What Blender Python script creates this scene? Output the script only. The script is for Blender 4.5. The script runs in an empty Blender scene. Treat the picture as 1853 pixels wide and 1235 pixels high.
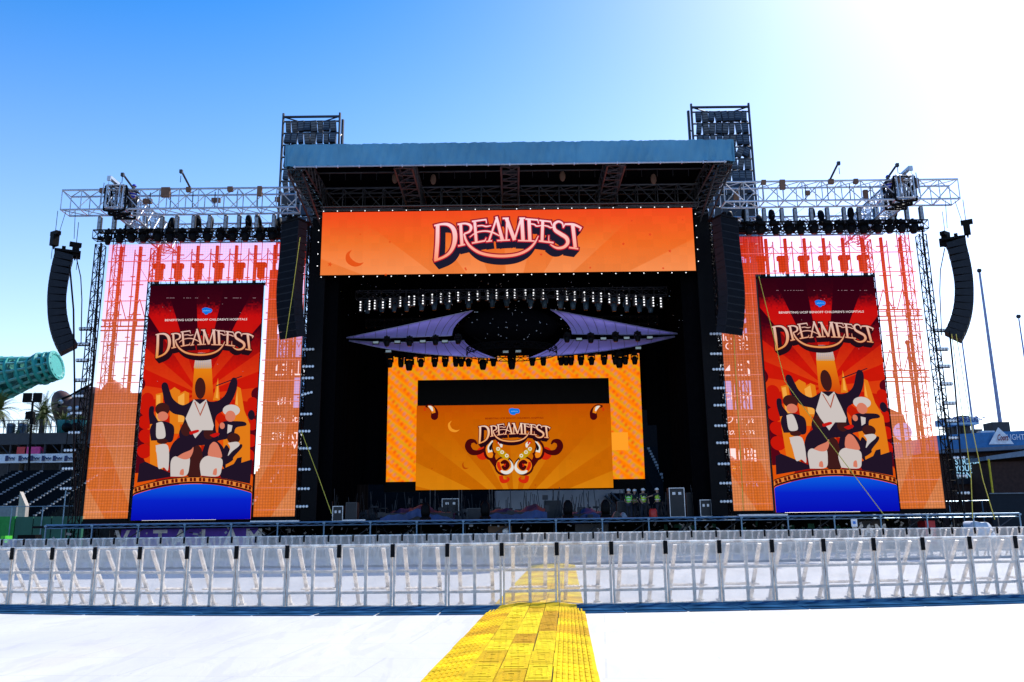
import bpy, bmesh, math, random
from mathutils import Vector, Matrix
random.seed(7)
rad = math.radians
C = bpy.context.scene.collection
SC = bpy.context.scene
# ---------------------------------------------------------------- camera, sky, sun, exposure
FPX, CX, CY = 1531.0, 926.5, 617.5          # focal length and centre of the photograph in its own pixels
EYE = Vector((0, 0, 1.36))
CAMROT = Matrix.Rotation(rad(90 + 12.55), 3, 'X') @ Matrix.Rotation(rad(-0.71), 3, 'Z')
cam = bpy.data.cameras.new('camera')
cam.sensor_width = 36.0
cam.lens = 36.0 * FPX / 1853.0
cam.clip_start = 0.05
cam.clip_end = 6000
co = bpy.data.objects.new('camera', cam)
C.objects.link(co)
co.matrix_world = Matrix.Translation(EYE) @ CAMROT.to_4x4()
SC.camera = co
SUN_EL, SUN_AZ = 46.0, 40.0                 # degrees; azimuth to the right of straight ahead (+Y)
EXPO = 0.45
w = bpy.data.worlds.new('World')
SC.world = w
w.use_nodes = True
wn = w.node_tree
bg = wn.nodes['Background']
sky = wn.nodes.new('ShaderNodeTexSky')
sky.sky_type = 'NISHITA'
sky.sun_disc = False
sky.sun_elevation = rad(SUN_EL)
sky.sun_rotation = rad(SUN_AZ)
sky.altitude = 0
sky.air_density = 1.1
sky.dust_density = .9
sky.ozone_density = 1.6
hs = wn.nodes.new('ShaderNodeHueSaturation')
wtc = wn.nodes.new('ShaderNodeTexCoord'); wsp = wn.nodes.new('ShaderNodeSeparateXYZ')
wn.links.new(wtc.outputs['Generated'], wsp.inputs[0])
for sock, lo, hi in (('Saturation', .72, 1.62), ('Value', 1.32, .98)):     # clear deep sky overhead, milky air near the horizon
    mr = wn.nodes.new('ShaderNodeMapRange'); mr.inputs[1].default_value = .05; mr.inputs[2].default_value = .58
    mr.inputs[3].default_value = lo; mr.inputs[4].default_value = hi
    wn.links.new(wsp.outputs['Z'], mr.inputs[0]); wn.links.new(mr.outputs[0], hs.inputs[sock])
wn.links.new(sky.outputs[0], hs.inputs['Color'])
tint = wn.nodes.new('ShaderNodeVectorMath'); tint.operation = 'MULTIPLY'
tint.inputs[1].default_value = (.94, .975, 1.10)      # the camera's rendering of sky blue
wn.links.new(hs.outputs[0], tint.inputs[0])
wn.links.new(tint.outputs[0], bg.inputs[0])
bg.inputs[1].default_value = 0.148
sun = bpy.data.lights.new('sun', 'SUN')
sun.energy = 4.2
sun.angle = rad(0.53)
sun.color = (1.0, 0.95, 0.88)
so = bpy.data.objects.new('sun', sun)
C.objects.link(so)
sd = Vector((math.sin(rad(SUN_AZ)) * math.cos(rad(SUN_EL)), math.cos(rad(SUN_AZ)) * math.cos(rad(SUN_EL)), math.sin(rad(SUN_EL))))
so.rotation_euler = sd.to_track_quat('Z', 'Y').to_euler()
so.location = sd * 90
vs = SC.view_settings
vs.view_transform = 'Standard'
vs.look = 'None'
vs.gamma = 1
vs.exposure = EXPO

def W(px, py, D):
    """the place at depth D metres that the photograph shows at pixel px, py"""
    d = CAMROT @ Vector(((px - CX) / FPX, -(py - CY) / FPX, -1.0))
    return EYE + d * (D / d.y)

# ---------------------------------------------------------------- materials
def lin(c):
    c = c / 255.0
    return c / 12.92 if c <= 0.04045 else ((c + 0.055) / 1.055) ** 2.4
def L(rgb):
    return (lin(rgb[0]), lin(rgb[1]), lin(rgb[2]), 1.0)
_m = {}
def mat(name, col, rough=0.6, metal=0.0, vary=0.12, scale=3.0, bump=0.0, spec=0.4):
    if name in _m: return _m[name]
    m = bpy.data.materials.new(name); m.use_nodes = True
    n = m.node_tree.nodes; l = m.node_tree.links
    b = n['Principled BSDF']
    b.inputs['Roughness'].default_value = rough
    b.inputs['Metallic'].default_value = metal
    b.inputs['Specular IOR Level'].default_value = spec
    tc = n.new('ShaderNodeTexCoord'); nz = n.new('ShaderNodeTexNoise')
    nz.inputs['Scale'].default_value = scale; nz.inputs['Detail'].default_value = 6
    l.new(tc.outputs['Object'], nz.inputs['Vector'])
    mx = n.new('ShaderNodeMix'); mx.data_type = 'RGBA'
    a = [max(0, c * (1 - vary)) for c in col]; c2 = [min(1, c * (1 + vary)) for c in col]
    mx.inputs['A'].default_value = (*a, 1); mx.inputs['B'].default_value = (*c2, 1)
    rp = n.new('ShaderNodeMapRange'); rp.inputs['From Min'].default_value = 0.35; rp.inputs['From Max'].default_value = 0.65
    l.new(nz.outputs['Fac'], rp.inputs['Value']); l.new(rp.outputs[0], mx.inputs['Factor'])
    l.new(mx.outputs['Result'], b.inputs['Base Color'])
    if bump:
        bp = n.new('ShaderNodeBump'); bp.inputs['Strength'].default_value = bump
        l.new(nz.outputs['Fac'], bp.inputs['Height']); l.new(bp.outputs[0], b.inputs['Normal'])
    _m[name] = m
    return m
def emat(name, rgb, grain=0.0, k=1.0):
    """a lit LED surface showing the sRGB colour rgb"""
    if name in _m: return _m[name]
    m = bpy.data.materials.new(name); m.use_nodes = True
    n = m.node_tree.nodes; l = m.node_tree.links
    n.remove(n['Principled BSDF'])
    e = n.new('ShaderNodeEmission'); e.inputs[0].default_value = L(rgb); e.inputs[1].default_value = k / 2 ** EXPO
    l.new(e.outputs[0], n['Material Output'].inputs[0])
    m.cycles.emission_sampling = 'NONE'
    _m[name] = m
    return m
def egrad(name, top, bot, mid=None):
    m = emat(name, top)
    if len(m.node_tree.nodes) > 2: return m
    n = m.node_tree.nodes; l = m.node_tree.links
    tc = n.new('ShaderNodeTexCoord'); sp = n.new('ShaderNodeSeparateXYZ'); r = n.new('ShaderNodeValToRGB')
    l.new(tc.outputs['Generated'], sp.inputs[0]); l.new(sp.outputs['Z'], r.inputs[0]); l.new(r.outputs[0], n['Emission'].inputs[0])
    r.color_ramp.elements[0].color = L(bot); r.color_ramp.elements[1].color = L(top)
    if mid:
        e = r.color_ramp.elements.new(mid[0]); e.color = L(mid[1])
    return m

# ---------------------------------------------------------------- mesh builder
class MB:
    def __init__(s): s.v = []; s.f = []; s.sm = False
    def poly(s, pts):
        i = len(s.v); s.v += [Vector(p) for p in pts]; s.f.append(list(range(i, i + len(pts)))); return s
    def box(s, x0, x1, y0, y1, z0, z1, M=None):
        i = len(s.v)
        for z in (z0, z1):
            for x, y in ((x0, y0), (x1, y0), (x1, y1), (x0, y1)):
                p = Vector((x, y, z)); s.v.append(M @ p if M else p)
        s.f += [[i, i+3, i+2, i+1], [i+4, i+5, i+6, i+7], [i, i+1, i+5, i+4], [i+1, i+2, i+6, i+5], [i+2, i+3, i+7, i+6], [i+3, i, i+4, i+7]]
        return s
    def cbox(s, c, sx, sy, sz, M=None):
        c = Vector(c)
        T = Matrix.Translation(c) @ (M if M else Matrix())
        return s.box(-sx/2, sx/2, -sy/2, sy/2, -sz/2, sz/2, T)
    def tube(s, p, q, r, n=5, r2=None):
        p = Vector(p); q = Vector(q); d = q - p
        if d.length < 1e-6: return s
        r2 = r if r2 is None else r2
        d.normalize(); u = d.orthogonal().normalized(); w_ = d.cross(u)
        i = len(s.v)
        for c, rr in ((p, r), (q, r2)):
            for k in range(n):
                a = 2 * math.pi * (k + .5) / n
                s.v.append(c + (u * math.cos(a) + w_ * math.sin(a)) * rr)
        for k in range(n):
            k2 = (k + 1) % n; s.f.append([i + k, i + k2, i + n + k2, i + n + k])
        s.f.append([i + n - 1 - k for k in range(n)]); s.f.append([i + n + k for k in range(n)])
        return s
    def path(s, pts, r, n=5):
        for a, b in zip(pts, pts[1:]): s.tube(a, b, r, n)
        return s
    def lathe(s, prof, n=16, T=None):
        T = T or Matrix()
        i = len(s.v)
        for r, z in prof:
            for k in range(n):
                a = 2 * math.pi * k / n
                s.v.append(T @ Vector((r * math.cos(a), r * math.sin(a), z)))
        for j in range(len(prof) - 1):
            for k in range(n):
                k2 = (k + 1) % n
                s.f.append([i + j*n + k, i + j*n + k2, i + (j+1)*n + k2, i + (j+1)*n + k])
        s.f.append([i + n - 1 - k for k in range(n)]); j = len(prof) - 1
        s.f.append([i + j*n + k for k in range(n)])
        return s
    def ell(s, c, rx, ry, rz, n=14, m=9, M=None):
        T = Matrix.Translation(Vector(c)) @ (M if M else Matrix()) @ Matrix.Diagonal((rx, ry, rz, 1))
        pr = [(max(.001, math.sin(math.pi * j / m)), -math.cos(math.pi * j / m)) for j in range(m + 1)]
        return s.lathe(pr, n, T)
    def grid(s, fn, nu, nv):
        i = len(s.v)
        for a in range(nu + 1):
            for b in range(nv + 1): s.v.append(Vector(fn(a / nu, b / nv)))
        for a in range(nu):
            for b in range(nv):
                k = i + a * (nv + 1) + b; s.f.append([k, k + nv + 1, k + nv + 2, k + 1])
        return s
    def prism(s, pts, y0, y1):
        """outline of (x, z) pairs extruded from y0 to y1"""
        n = len(pts); i = len(s.v)
        s.v += [Vector((x, y0, z)) for x, z in pts] + [Vector((x, y1, z)) for x, z in pts]
        s.f.append(list(range(i, i + n))); s.f.append([i + 2*n - 1 - k for k in range(n)])
        for k in range(n):
            k2 = (k + 1) % n; s.f.append([i + k, i + n + k, i + n + k2, i + k2])
        return s
    def build(s, name, m, parent=None, smooth=False, loc=None):
        me = bpy.data.meshes.new(name)
        o0 = Vector(loc) if loc is not None else (ORG.get(parent.name, Vector()) if parent else Vector())
        me.from_pydata([tuple(v - o0) for v in s.v], [], s.f)
        me.materials.append(m); me.update()
        if smooth or s.sm:
            for p in me.polygons: p.use_smooth = True
        o = bpy.data.objects.new(name, me); C.objects.link(o)
        if parent: o.parent = parent; ORG[o.name] = ORG.get(parent.name, Vector())
        else:
            o.location = o0; ORG[o.name] = o0
        return o
ORG = {}
def tag(o, label=None, cat=None, group=None, kind=None):
    if label: o['label'] = label
    if cat: o['category'] = cat
    if group: o['group'] = group
    if kind: o['kind'] = kind
    return o
def empty(name, loc, label, cat, group=None, rz=0):
    o = bpy.data.objects.new(name, None); C.objects.link(o); o.location = loc; o.rotation_euler = (0, 0, rz)
    ORG[o.name] = Vector(loc)
    o.empty_display_size = .3
    return tag(o, label, cat, group)
def copy_thing(src, loc, label=None, rot=None, scale=None, group=None):
    def rec(o, par):
        c = o.copy(); C.objects.link(c); c.parent = par
        for ch in o.children: rec(ch, c)
        return c
    c = rec(src, None); c.location = loc
    if rot is not None: c.rotation_euler = rot
    if scale is not None: c.scale = scale
    if label: c['label'] = label
    if group: c['group'] = group
    return c
ORD = ['first','second','third','fourth','fifth','sixth','seventh','eighth','ninth','tenth','eleventh','twelfth','thirteenth','fourteenth','fifteenth','sixteenth','seventeenth','eighteenth','nineteenth','twentieth']
def nth(i):
    if i < 20: return ORD[i]
    t, u = divmod(i + 1, 10)
    T_ = {2: 'twent', 3: 'thirt', 4: 'fort', 5: 'fift', 6: 'sixt'}[t]
    return T_ + 'ieth' if u == 0 else T_ + 'y-' + ORD[u - 1]

# ---------------------------------------------------------------- text
def text(body, origin, h, m, parent, name='lettering', align='CENTER', sx=1.0, shear=0.0, bold=0.0, right=Vector((1,0,0)), up=Vector((0,0,1)), space=1.0, ext=0.0):
    """writing as a flat mesh; h is the height of a capital letter"""
    cu = bpy.data.curves.new(name, 'FONT'); cu.body = body; cu.align_x = align; cu.align_y = 'CENTER'
    cu.size = 1.0; cu.offset = bold; cu.shear = shear; cu.space_character = space; cu.resolution_u = 3
    t = bpy.data.objects.new(name, cu); C.objects.link(t)
    dg = bpy.context.evaluated_depsgraph_get(); dg.update()
    me = bpy.data.meshes.new_from_object(t.evaluated_get(dg))
    bpy.data.objects.remove(t); bpy.data.curves.remove(cu)
    k = h / 0.69
    o0 = ORG.get(parent.name, Vector()) if parent else Vector(origin)
    for v in me.vertices:
        p = Vector(origin) + right * (v.co.x * k * sx) + up * (v.co.y * k)
        v.co = p - o0
    me.name = name
    me.materials.clear(); me.materials.append(m)
    o = bpy.data.objects.new(name, me); C.objects.link(o)
    if parent: o.parent = parent
    else: o.location = o0
    ORG[o.name] = o0
    return o

# ---------------------------------------------------------------- flat artwork shown on the screens
def cat(pts, k=6):
    out = []
    n = len(pts)
    for i in range(n - 1):
        p0 = pts[max(0, i-1)]; p1 = pts[i]; p2 = pts[i+1]; p3 = pts[min(n-1, i+2)]
        for j in range(k):
            t = j / k
            out.append(tuple(.5 * (2*b + (c-a)*t + (2*a-5*b+4*c-d)*t*t + (3*b-a-3*c+d)*t**3) for a, b, c, d in zip(p0, p1, p2, p3)))
    out.append(tuple(pts[-1])); return out
class Art:
    """drawing on the plane y = D in photo-like units: T = (x0, y0, scale)"""
    def __init__(s, D, T, dx=0.0, mirror=None):
        s.D = D; s.T = T; s.dx = dx; s.mir = mirror; s.b = MB(); s.off = 0.02
    def P(s, x, y):
        if s.mir is not None: x = 2 * s.mir - x
        p = W(s.T[0] + x / s.T[2], s.T[1] + y / s.T[2], s.D)
        return Vector((p.x + s.dx, s.D - s.off, p.z))
    def new(s, off): s.b = MB(); s.off = off; return s
    def fill(s, pts, smooth=False):
        if smooth: pts = cat(list(pts) + [pts[0]], 5)[:-1]
        s.b.poly([s.P(x, y) for x, y in pts]); return s
    def circ(s, x, y, r, ry=None, n=20):
        ry = ry or r
        return s.fill([(x + r*math.cos(2*math.pi*k/n), y + ry*math.sin(2*math.pi*k/n)) for k in range(n)])
    def stroke(s, pts, smooth=True, extra=0.0, off=(0, 0), warp=None):
        q = [(p[0], p[1], p[2] + extra) for p in pts]
        if extra:   # lengthen the ends as well
            for a, b in ((0, 1), (-1, -2)):
                dx, dy = q[a][0] - q[b][0], q[a][1] - q[b][1]; d = math.hypot(dx, dy) or 1
                q[a] = (q[a][0] + dx / d * extra / 2, q[a][1] + dy / d * extra / 2, q[a][2])
        if smooth and len(q) > 2: q = cat(q, 5)
        if warp: q = [(*warp(x, y), w_) for x, y, w_ in q]
        l, r = [], []
        for i, (x, y, w_) in enumerate(q):
            a = q[max(0, i-1)]; c = q[min(len(q)-1, i+1)]
            dx, dy = c[0] - a[0], c[1] - a[1]; d = math.hypot(dx, dy) or 1
            nx, ny = -dy / d * w_ / 2, dx / d * w_ / 2
            l.append(s.P(x + nx + off[0], y + ny + off[1])); r.append(s.P(x - nx + off[0], y - ny + off[1]))
        for i in range(len(l) - 1): s.b.poly([l[i], l[i+1], r[i+1], r[i]])
        return s
    def done(s, name, m, parent): return s.b.build(name, m, parent)
# the lettering of the big banner, traced as tapering strokes (x, y, width)
LOGO = [
 [(150,228,16),(230,212,22),(300,218,32),(350,262,44),(368,340,46),(355,430,40),(315,505,30),(250,555,24),(150,594,22)],
 [(186,226,38),(182,400,40),(168,580,40)],
 [(395,215,18),(470,205,18),(522,220,26),(536,252,28),(518,290,20),(465,312,16)],
 [(427,216,30),(433,320,30),(441,430,32)], [(400,440,16),(472,424,16)],
 [(462,312,18),(482,380,22),(530,448,26),(620,508,28),(740,538,28),(880,546,28),(1020,528,26),(1130,480,24),(1200,410,18),(1240,335,8)],
 [(574,190,28),(590,400,28)], [(545,184,16),(690,164,16)], [(690,158,12),(698,202,8)], [(600,232,12),(650,226,12),(695,236,14),(745,226,8)],
 [(545,410,16),(682,386,16)], [(678,390,14),(694,354,6)], [(522,348,8),(590,300,12),(680,284,14),(760,298,16),(832,334,10)],
 [(806,140,18),(722,388,18)], [(800,134,26),(866,388,36)], [(695,394,14),(755,386,14)], [(808,384,14),(942,378,14)],
 [(912,158,18),(905,380,18)], [(866,152,16),(930,150,16)], [(905,150,36),(990,378,36)], [(988,378,18),(1060,150,18)],
 [(1066,152,36),(1080,384,36)], [(1028,384,14),(1200,388,14)], [(1040,150,16),(1100,150,16)],
 [(1142,156,34),(1152,388,34)], [(1105,158,16),(1236,168,16)], [(1230,160,12),(1244,206,8)], [(1150,208,12),(1196,214,14),(1222,232,14),(1270,226,10)],
 [(1286,176,30),(1278,392,30)], [(1250,172,16),(1372,186,16)], [(1366,178,12),(1384,226,8)], [(1300,226,12),(1340,234,14),(1368,248,14),(1400,240,8)],
 [(1245,388,16),(1396,406,18)], [(1400,408,14),(1352,392,10),(1350,330,6)],
 [(1500,252,8),(1492,204,16),(1448,184,22),(1406,214,28),(1414,272,34),(1470,312,38),(1534,356,38),(1546,410,34),(1502,454,28),(1430,460,22),(1366,424,10)],
 [(1518,212,18),(1610,216,24),(1692,254,20)], [(1524,206,12),(1500,250,8)], [(1688,246,14),(1672,280,8)], [(1600,222,36),(1626,456,34)], [(1562,456,16),(1658,470,16)],
]
def logo(D, T, parent, top, bot, line, shade, dx=0.0, off=0.03, tag_='logo'):
    a = Art(D, T, dx)
    a.new(off)
    for st in LOGO:
        for k in range(0, 13):
            t = k / 12
            a.stroke(st, extra=30, warp=lambda x, y, t=t: (x + (880 - x) * 0.07 * t, y + 62 * t))
    root = a.done('logo', emat('led_' + tag_ + '_shade', shade), parent)
    a.new(off + .012)
    for st in LOGO: a.stroke(st, extra=20)
    a.done('letter_outline', emat('led_' + tag_ + '_line', line), root)
    a.new(off + .024)
    for st in LOGO: a.stroke(st)
    a.done('letter_face', egrad('led_' + tag_ + '_face', top, bot), root)
    return root
# ---------------------------------------------------------------- materials used in many places
BLACK = mat('black_paint', (.003, .003, .004), .6, spec=.1)
DARK = mat('dark_steel', (.035, .036, .042), .5, .3)
GREYTUBE = mat('grey_galvanised_tube', (.07, .075, .085), .45, .5)
ALU = mat('aluminium_truss', (.50, .54, .60), .38, .55, .08)
DRAPE = mat('black_drape', (.003, .003, .004), .95, spec=.0)
FASCIA = mat('blue_grey_tarpaulin', (.085, .27, .42), .55, 0, .14, .35, .05)
RAIL = mat('blue_grey_pipe', (.14, .24, .34), .4, .5)
CASE = mat('road_case', (.012, .015, .02), .5)
BROWN = mat('brown_sacking', (.16, .09, .06), .9)
LAMPOFF = mat('lamp_reflector', (.62, .66, .70), .3, .3)
LAMPON = emat('lamp_lit', (250, 250, 255), k=1.6)
YELLOW = mat('yellow_webbing', (.62, .50, .06), .6)

# ---------------------------------------------------------------- ground
def ground_material():
    m = bpy.data.materials.new('white_turf_cover'); m.use_nodes = True
    n = m.node_tree.nodes; l = m.node_tree.links; b = n['Principled BSDF']
    b.inputs['Roughness'].default_value = .7
    tc = n.new('ShaderNodeTexCoord')
    def noise(sc, det=5, dist=0.0, st=(1, 1, 1)):
        mp = n.new('ShaderNodeMapping'); mp.inputs['Scale'].default_value = st
        l.new(tc.outputs['Object'], mp.inputs[0])
        z = n.new('ShaderNodeTexNoise'); z.inputs['Scale'].default_value = sc; z.inputs['Detail'].default_value = det
        z.inputs['Distortion'].default_value = dist; l.new(mp.outputs[0], z.inputs[0]); return z
    def mixc(f, a, bcol):
        x = n.new('ShaderNodeMix'); x.data_type = 'RGBA'; l.new(f, x.inputs['Factor'])
        if isinstance(a, tuple): x.inputs['A'].default_value = a
        else: l.new(a, x.inputs['A'])
        x.inputs['B'].default_value = bcol; return x.outputs['Result']
    def rng(v, a, b_, c, d):
        r = n.new('ShaderNodeMapRange'); r.inputs[1].default_value = a; r.inputs[2].default_value = b_
        r.inputs[3].default_value = c; r.inputs[4].default_value = d; l.new(v, r.inputs[0]); return r.outputs[0]
    base = mixc(rng(noise(.5, 8, .3, (1, .25, 1)).outputs['Fac'], .35, .7, 0, 1), (.65, .635, .61, 1), (.54, .53, .51, 1))
    base = mixc(rng(noise(.33, 6, .6).outputs['Fac'], .60, .74, 0, .55), base, (.52, .46, .38, 1))
    v = n.new('ShaderNodeTexVoronoi'); v.inputs['Scale'].default_value = 7.0; l.new(tc.outputs['Object'], v.inputs[0])
    spots = rng(v.outputs['Distance'], .045, .075, .75, 0)
    patch = rng(noise(.7, 3).outputs['Fac'], .5, .58, 0, 1)
    mu = n.new('ShaderNodeMath'); mu.operation = 'MULTIPLY'; l.new(spots, mu.inputs[0]); l.new(patch, mu.inputs[1])
    base = mixc(mu.outputs[0], base, (.25, .24, .23, 1))
    bk = n.new('ShaderNodeTexBrick'); bk.inputs['Scale'].default_value = 1; bk.inputs['Brick Width'].default_value = 2.4; bk.inputs['Row Height'].default_value = 1.2; bk.inputs['Mortar Size'].default_value = .012
    mpb = n.new('ShaderNodeMapping'); mpb.inputs['Rotation'].default_value = (0, 0, .1); l.new(tc.outputs['Object'], mpb.inputs[0]); l.new(mpb.outputs[0], bk.inputs[0])
    base = mixc(rng(bk.outputs['Fac'], 0, 1, 0, .35), base, (.40, .39, .38, 1))
    base = mixc(rng(noise(1.1, 8, 2.5, (1, .15, 1)).outputs['Fac'], .57, .60, 0, .22), base, (.42, .41, .40, 1))
    l.new(base, b.inputs['Base Color'])
    bp = n.new('ShaderNodeBump'); bp.inputs['Strength'].default_value = .35; bp.inputs['Distance'].default_value = .04
    l.new(noise(2.2, 8, 1.0, (1, .4, 1)).outputs['Fac'], bp.inputs['Height']); l.new(bp.outputs[0], b.inputs['Normal'])
    return m
fld = MB().box(-40, 40, -4, 45, -.02, 0).build('field_cover', ground_material()); tag(fld, 'white protective cover laid over the playing field', None, kind='structure')
g = MB().poly([(-900, -300, -.024), (900, -300, -.024), (900, 1800, -.024), (-900, 1800, -.024)]).build('ground', mat('ground_earth', (.03, .03, .028), .9, scale=.2))
tag(g, 'dark ground of the ballpark round the covered field', kind='structure')

# ---------------------------------------------------------------- yellow cable ramp
def yellow_mat(name, col, style):
    m = mat(name, col, .85, 0, .15, 5.0, spec=.12)
    n = m.node_tree.nodes; l = m.node_tree.links; b = n['Principled BSDF']
    tc = n.new('ShaderNodeTexCoord')
    if style == 'rib':
        t = n.new('ShaderNodeTexWave'); t.bands_direction = 'X'; t.inputs['Scale'].default_value = 6.0; t.inputs['Distortion'].default_value = .1; o = t.outputs['Fac']
    else:
        t = n.new('ShaderNodeTexBrick'); t.inputs['Scale'].default_value = 3.6; t.inputs['Mortar Size'].default_value = .035
        t.inputs['Color1'].default_value = (1, 1, 1, 1); t.inputs['Color2'].default_value = (.8, .8, .8, 1); t.inputs['Mortar'].default_value = (.1, .1, .1, 1); o = t.outputs['Fac']
        iv = n.new('ShaderNodeMath'); iv.operation = 'SUBTRACT'; iv.inputs[0].default_value = 1; l.new(o, iv.inputs[1]); o = iv.outputs[0]
    l.new(tc.outputs['Object'], t.inputs[0])
    bp = n.new('ShaderNodeBump'); bp.inputs['Strength'].default_value = .55; bp.inputs['Distance'].default_value = .02
    l.new(o, bp.inputs['Height']); l.new(bp.outputs[0], b.inputs['Normal'])
    # the grooves take a darker yellow
    src = b.inputs['Base Color'].links[0].from_socket
    mx = n.new('ShaderNodeMix'); mx.data_type = 'RGBA'; mr = n.new('ShaderNodeMapRange')
    mr.inputs[1].default_value = .0; mr.inputs[2].default_value = .35; mr.inputs[3].default_value = .6; mr.inputs[4].default_value = 0
    l.new(o, mr.inputs[0]); l.new(mr.outputs[0], mx.inputs['Factor']); l.new(src, mx.inputs['A'])
    mx.inputs['B'].default_value = (col[0] * .62, col[1] * .55, col[2] * .4, 1); l.new(mx.outputs['Result'], b.inputs['Base Color'])
    return m
YR = [mat('yellow_ribbed_%d' % i, c, .85, 0, .28, 2.2, .15, spec=.12) for i, c in enumerate([(.70, .46, .004), (.76, .52, .004), (.60, .34, .004)])]
YL = [yellow_mat('yellow_lid_%d' % i, c, 'brick') for i, c in enumerate([(.72, .50, .004), (.80, .60, .008), (.54, .29, .006), (.64, .40, .004)])]
GAP = mat('dark_rubber_seam', (.05, .04, .01), .8)
ramp = empty('cable_ramp', (0.3, 5, 0), 'bright yellow ribbed cable ramp running over the white floor and under the barricades', 'cable ramp')
def RC(y): return -.53 + .061 * y
def rq(mb, u0, u1, y0, y1, h0, h1, th=.012):
    a, b, c, d = (RC(y0) + u0, y0), (RC(y0) + u1, y0), (RC(y1) + u1, y1), (RC(y1) + u0, y1)
    hh = [h0, h1, h1, h0]
    i = len(mb.v)
    for (x, y), h in zip((a, b, c, d), hh): mb.v.append(Vector((x, y, max(.001, h - th - .03))))
    for (x, y), h in zip((a, b, c, d), hh): mb.v.append(Vector((x, y, h)))
    mb.f += [[i+4, i+5, i+6, i+7], [i, i+1, i+5, i+4], [i+1, i+2, i+6, i+5], [i+2, i+3, i+7, i+6], [i+3, i, i+4, i+7]]
b = MB(); rq(b, -.44, .36, 3, 33.5, .052, .052); b.build('channel_base', GAP, ramp)
y = 3.2
r_ = random.Random(11)
k = 0
while y < 33:
    y1 = y + .91
    cols = [(-.85, -.43, .012, .062), (-.42, -.155, .07, .07), (-.145, .115, .07, .07), (.125, .355, .07, .07), (.365, .79, .062, .012)]
    if k < 13:
        for j, (u0, u1, h0, h1) in enumerate(cols):
            mb = MB(); jig = r_.uniform(-.006, .006)
            sh = (.0, .2, -.15, .1, .0)[j]
            rq(mb, u0 + jig, u1 + jig * .5, y + .006 + sh, y1 - .006 + sh, h0 + abs(jig) * .5, h1 + abs(jig) * .5)
            if j in (0, 4):
                # raised ribs along the wedge
                for q in range(7):
                    uu = u0 + (u1 - u0) * (q + .7) / 8; hq = h0 + (h1 - h0) * (q + .7) / 8
                    for p0 in range(4): rq(mb, uu, uu + .026, y + .02 + p0 * .225 + sh, y + .215 + p0 * .225 + sh, hq + .014, hq + .014)
            else:
                w_ = u1 - u0
                for q0, q1, p0, p1 in ((.12, .2, .12, .88), (.8, .88, .12, .88), (.2, .8, .12, .17), (.2, .8, .83, .88), (.35, .65, .3, .34), (.35, .65, .66, .7), (.35, .4, .34, .66), (.6, .65, .34, .66)):
                    rq(mb, u0 + w_ * q0, u0 + w_ * q1, y + .91 * p0 + sh, y + .91 * p1 + sh, .076, .076)
            mb.build('ramp_edge' if j in (0, 4) else 'lid', r_.choice(YR) if j in (0, 4) else r_.choice(YL), ramp)
    else:
        mb = MB()
        for (u0, u1, h0, h1) in cols: rq(mb, u0, u1, y + .006, y1 - .006, h0, h1)
        mb.build('ramp_section', r_.choice(YR), ramp)
    y = y1; k += 1

# ---------------------------------------------------------------- crowd barricades
def perf_mat():
    m = bpy.data.materials.new('perforated_aluminium'); m.use_nodes = True
    n = m.node_tree.nodes; l = m.node_tree.links; b = n['Principled BSDF']
    b.inputs['Base Color'].default_value = (.88, .78, .68, 1); b.inputs['Metallic'].default_value = .0; b.inputs['Roughness'].default_value = .6
    tr = n.new('ShaderNodeBsdfTransparent'); mx = n.new('ShaderNodeMixShader')
    tc = n.new('ShaderNodeTexCoord'); nz = n.new('ShaderNodeTexNoise'); nz.inputs['Scale'].default_value = 4; nz.inputs['Detail'].default_value = 5
    mr = n.new('ShaderNodeMapRange'); mr.inputs[1].default_value = .3; mr.inputs[2].default_value = .7; mr.inputs[3].default_value = .34; mr.inputs[4].default_value = .50
    l.new(tc.outputs['Object'], nz.inputs[0]); l.new(nz.outputs['Fac'], mr.inputs[0])
    l.new(mr.outputs[0], mx.inputs[0]); l.new(tr.outputs[0], mx.inputs[1]); l.new(b.outputs[0], mx.inputs[2]); l.new(mx.outputs[0], n['Material Output'].inputs[0])
    return m
PERF = perf_mat()
BAR = mat('barricade_aluminium', (.78, .69, .61), .5, .0, .35, 7)
PLATE_SHADE = mat('barricade_plate_painted_shade', (.018, .07, .15), .95, 0, .4, 2, spec=.0)  # dark blue of the plate includes the barricade's shadow, put into the colour
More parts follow.
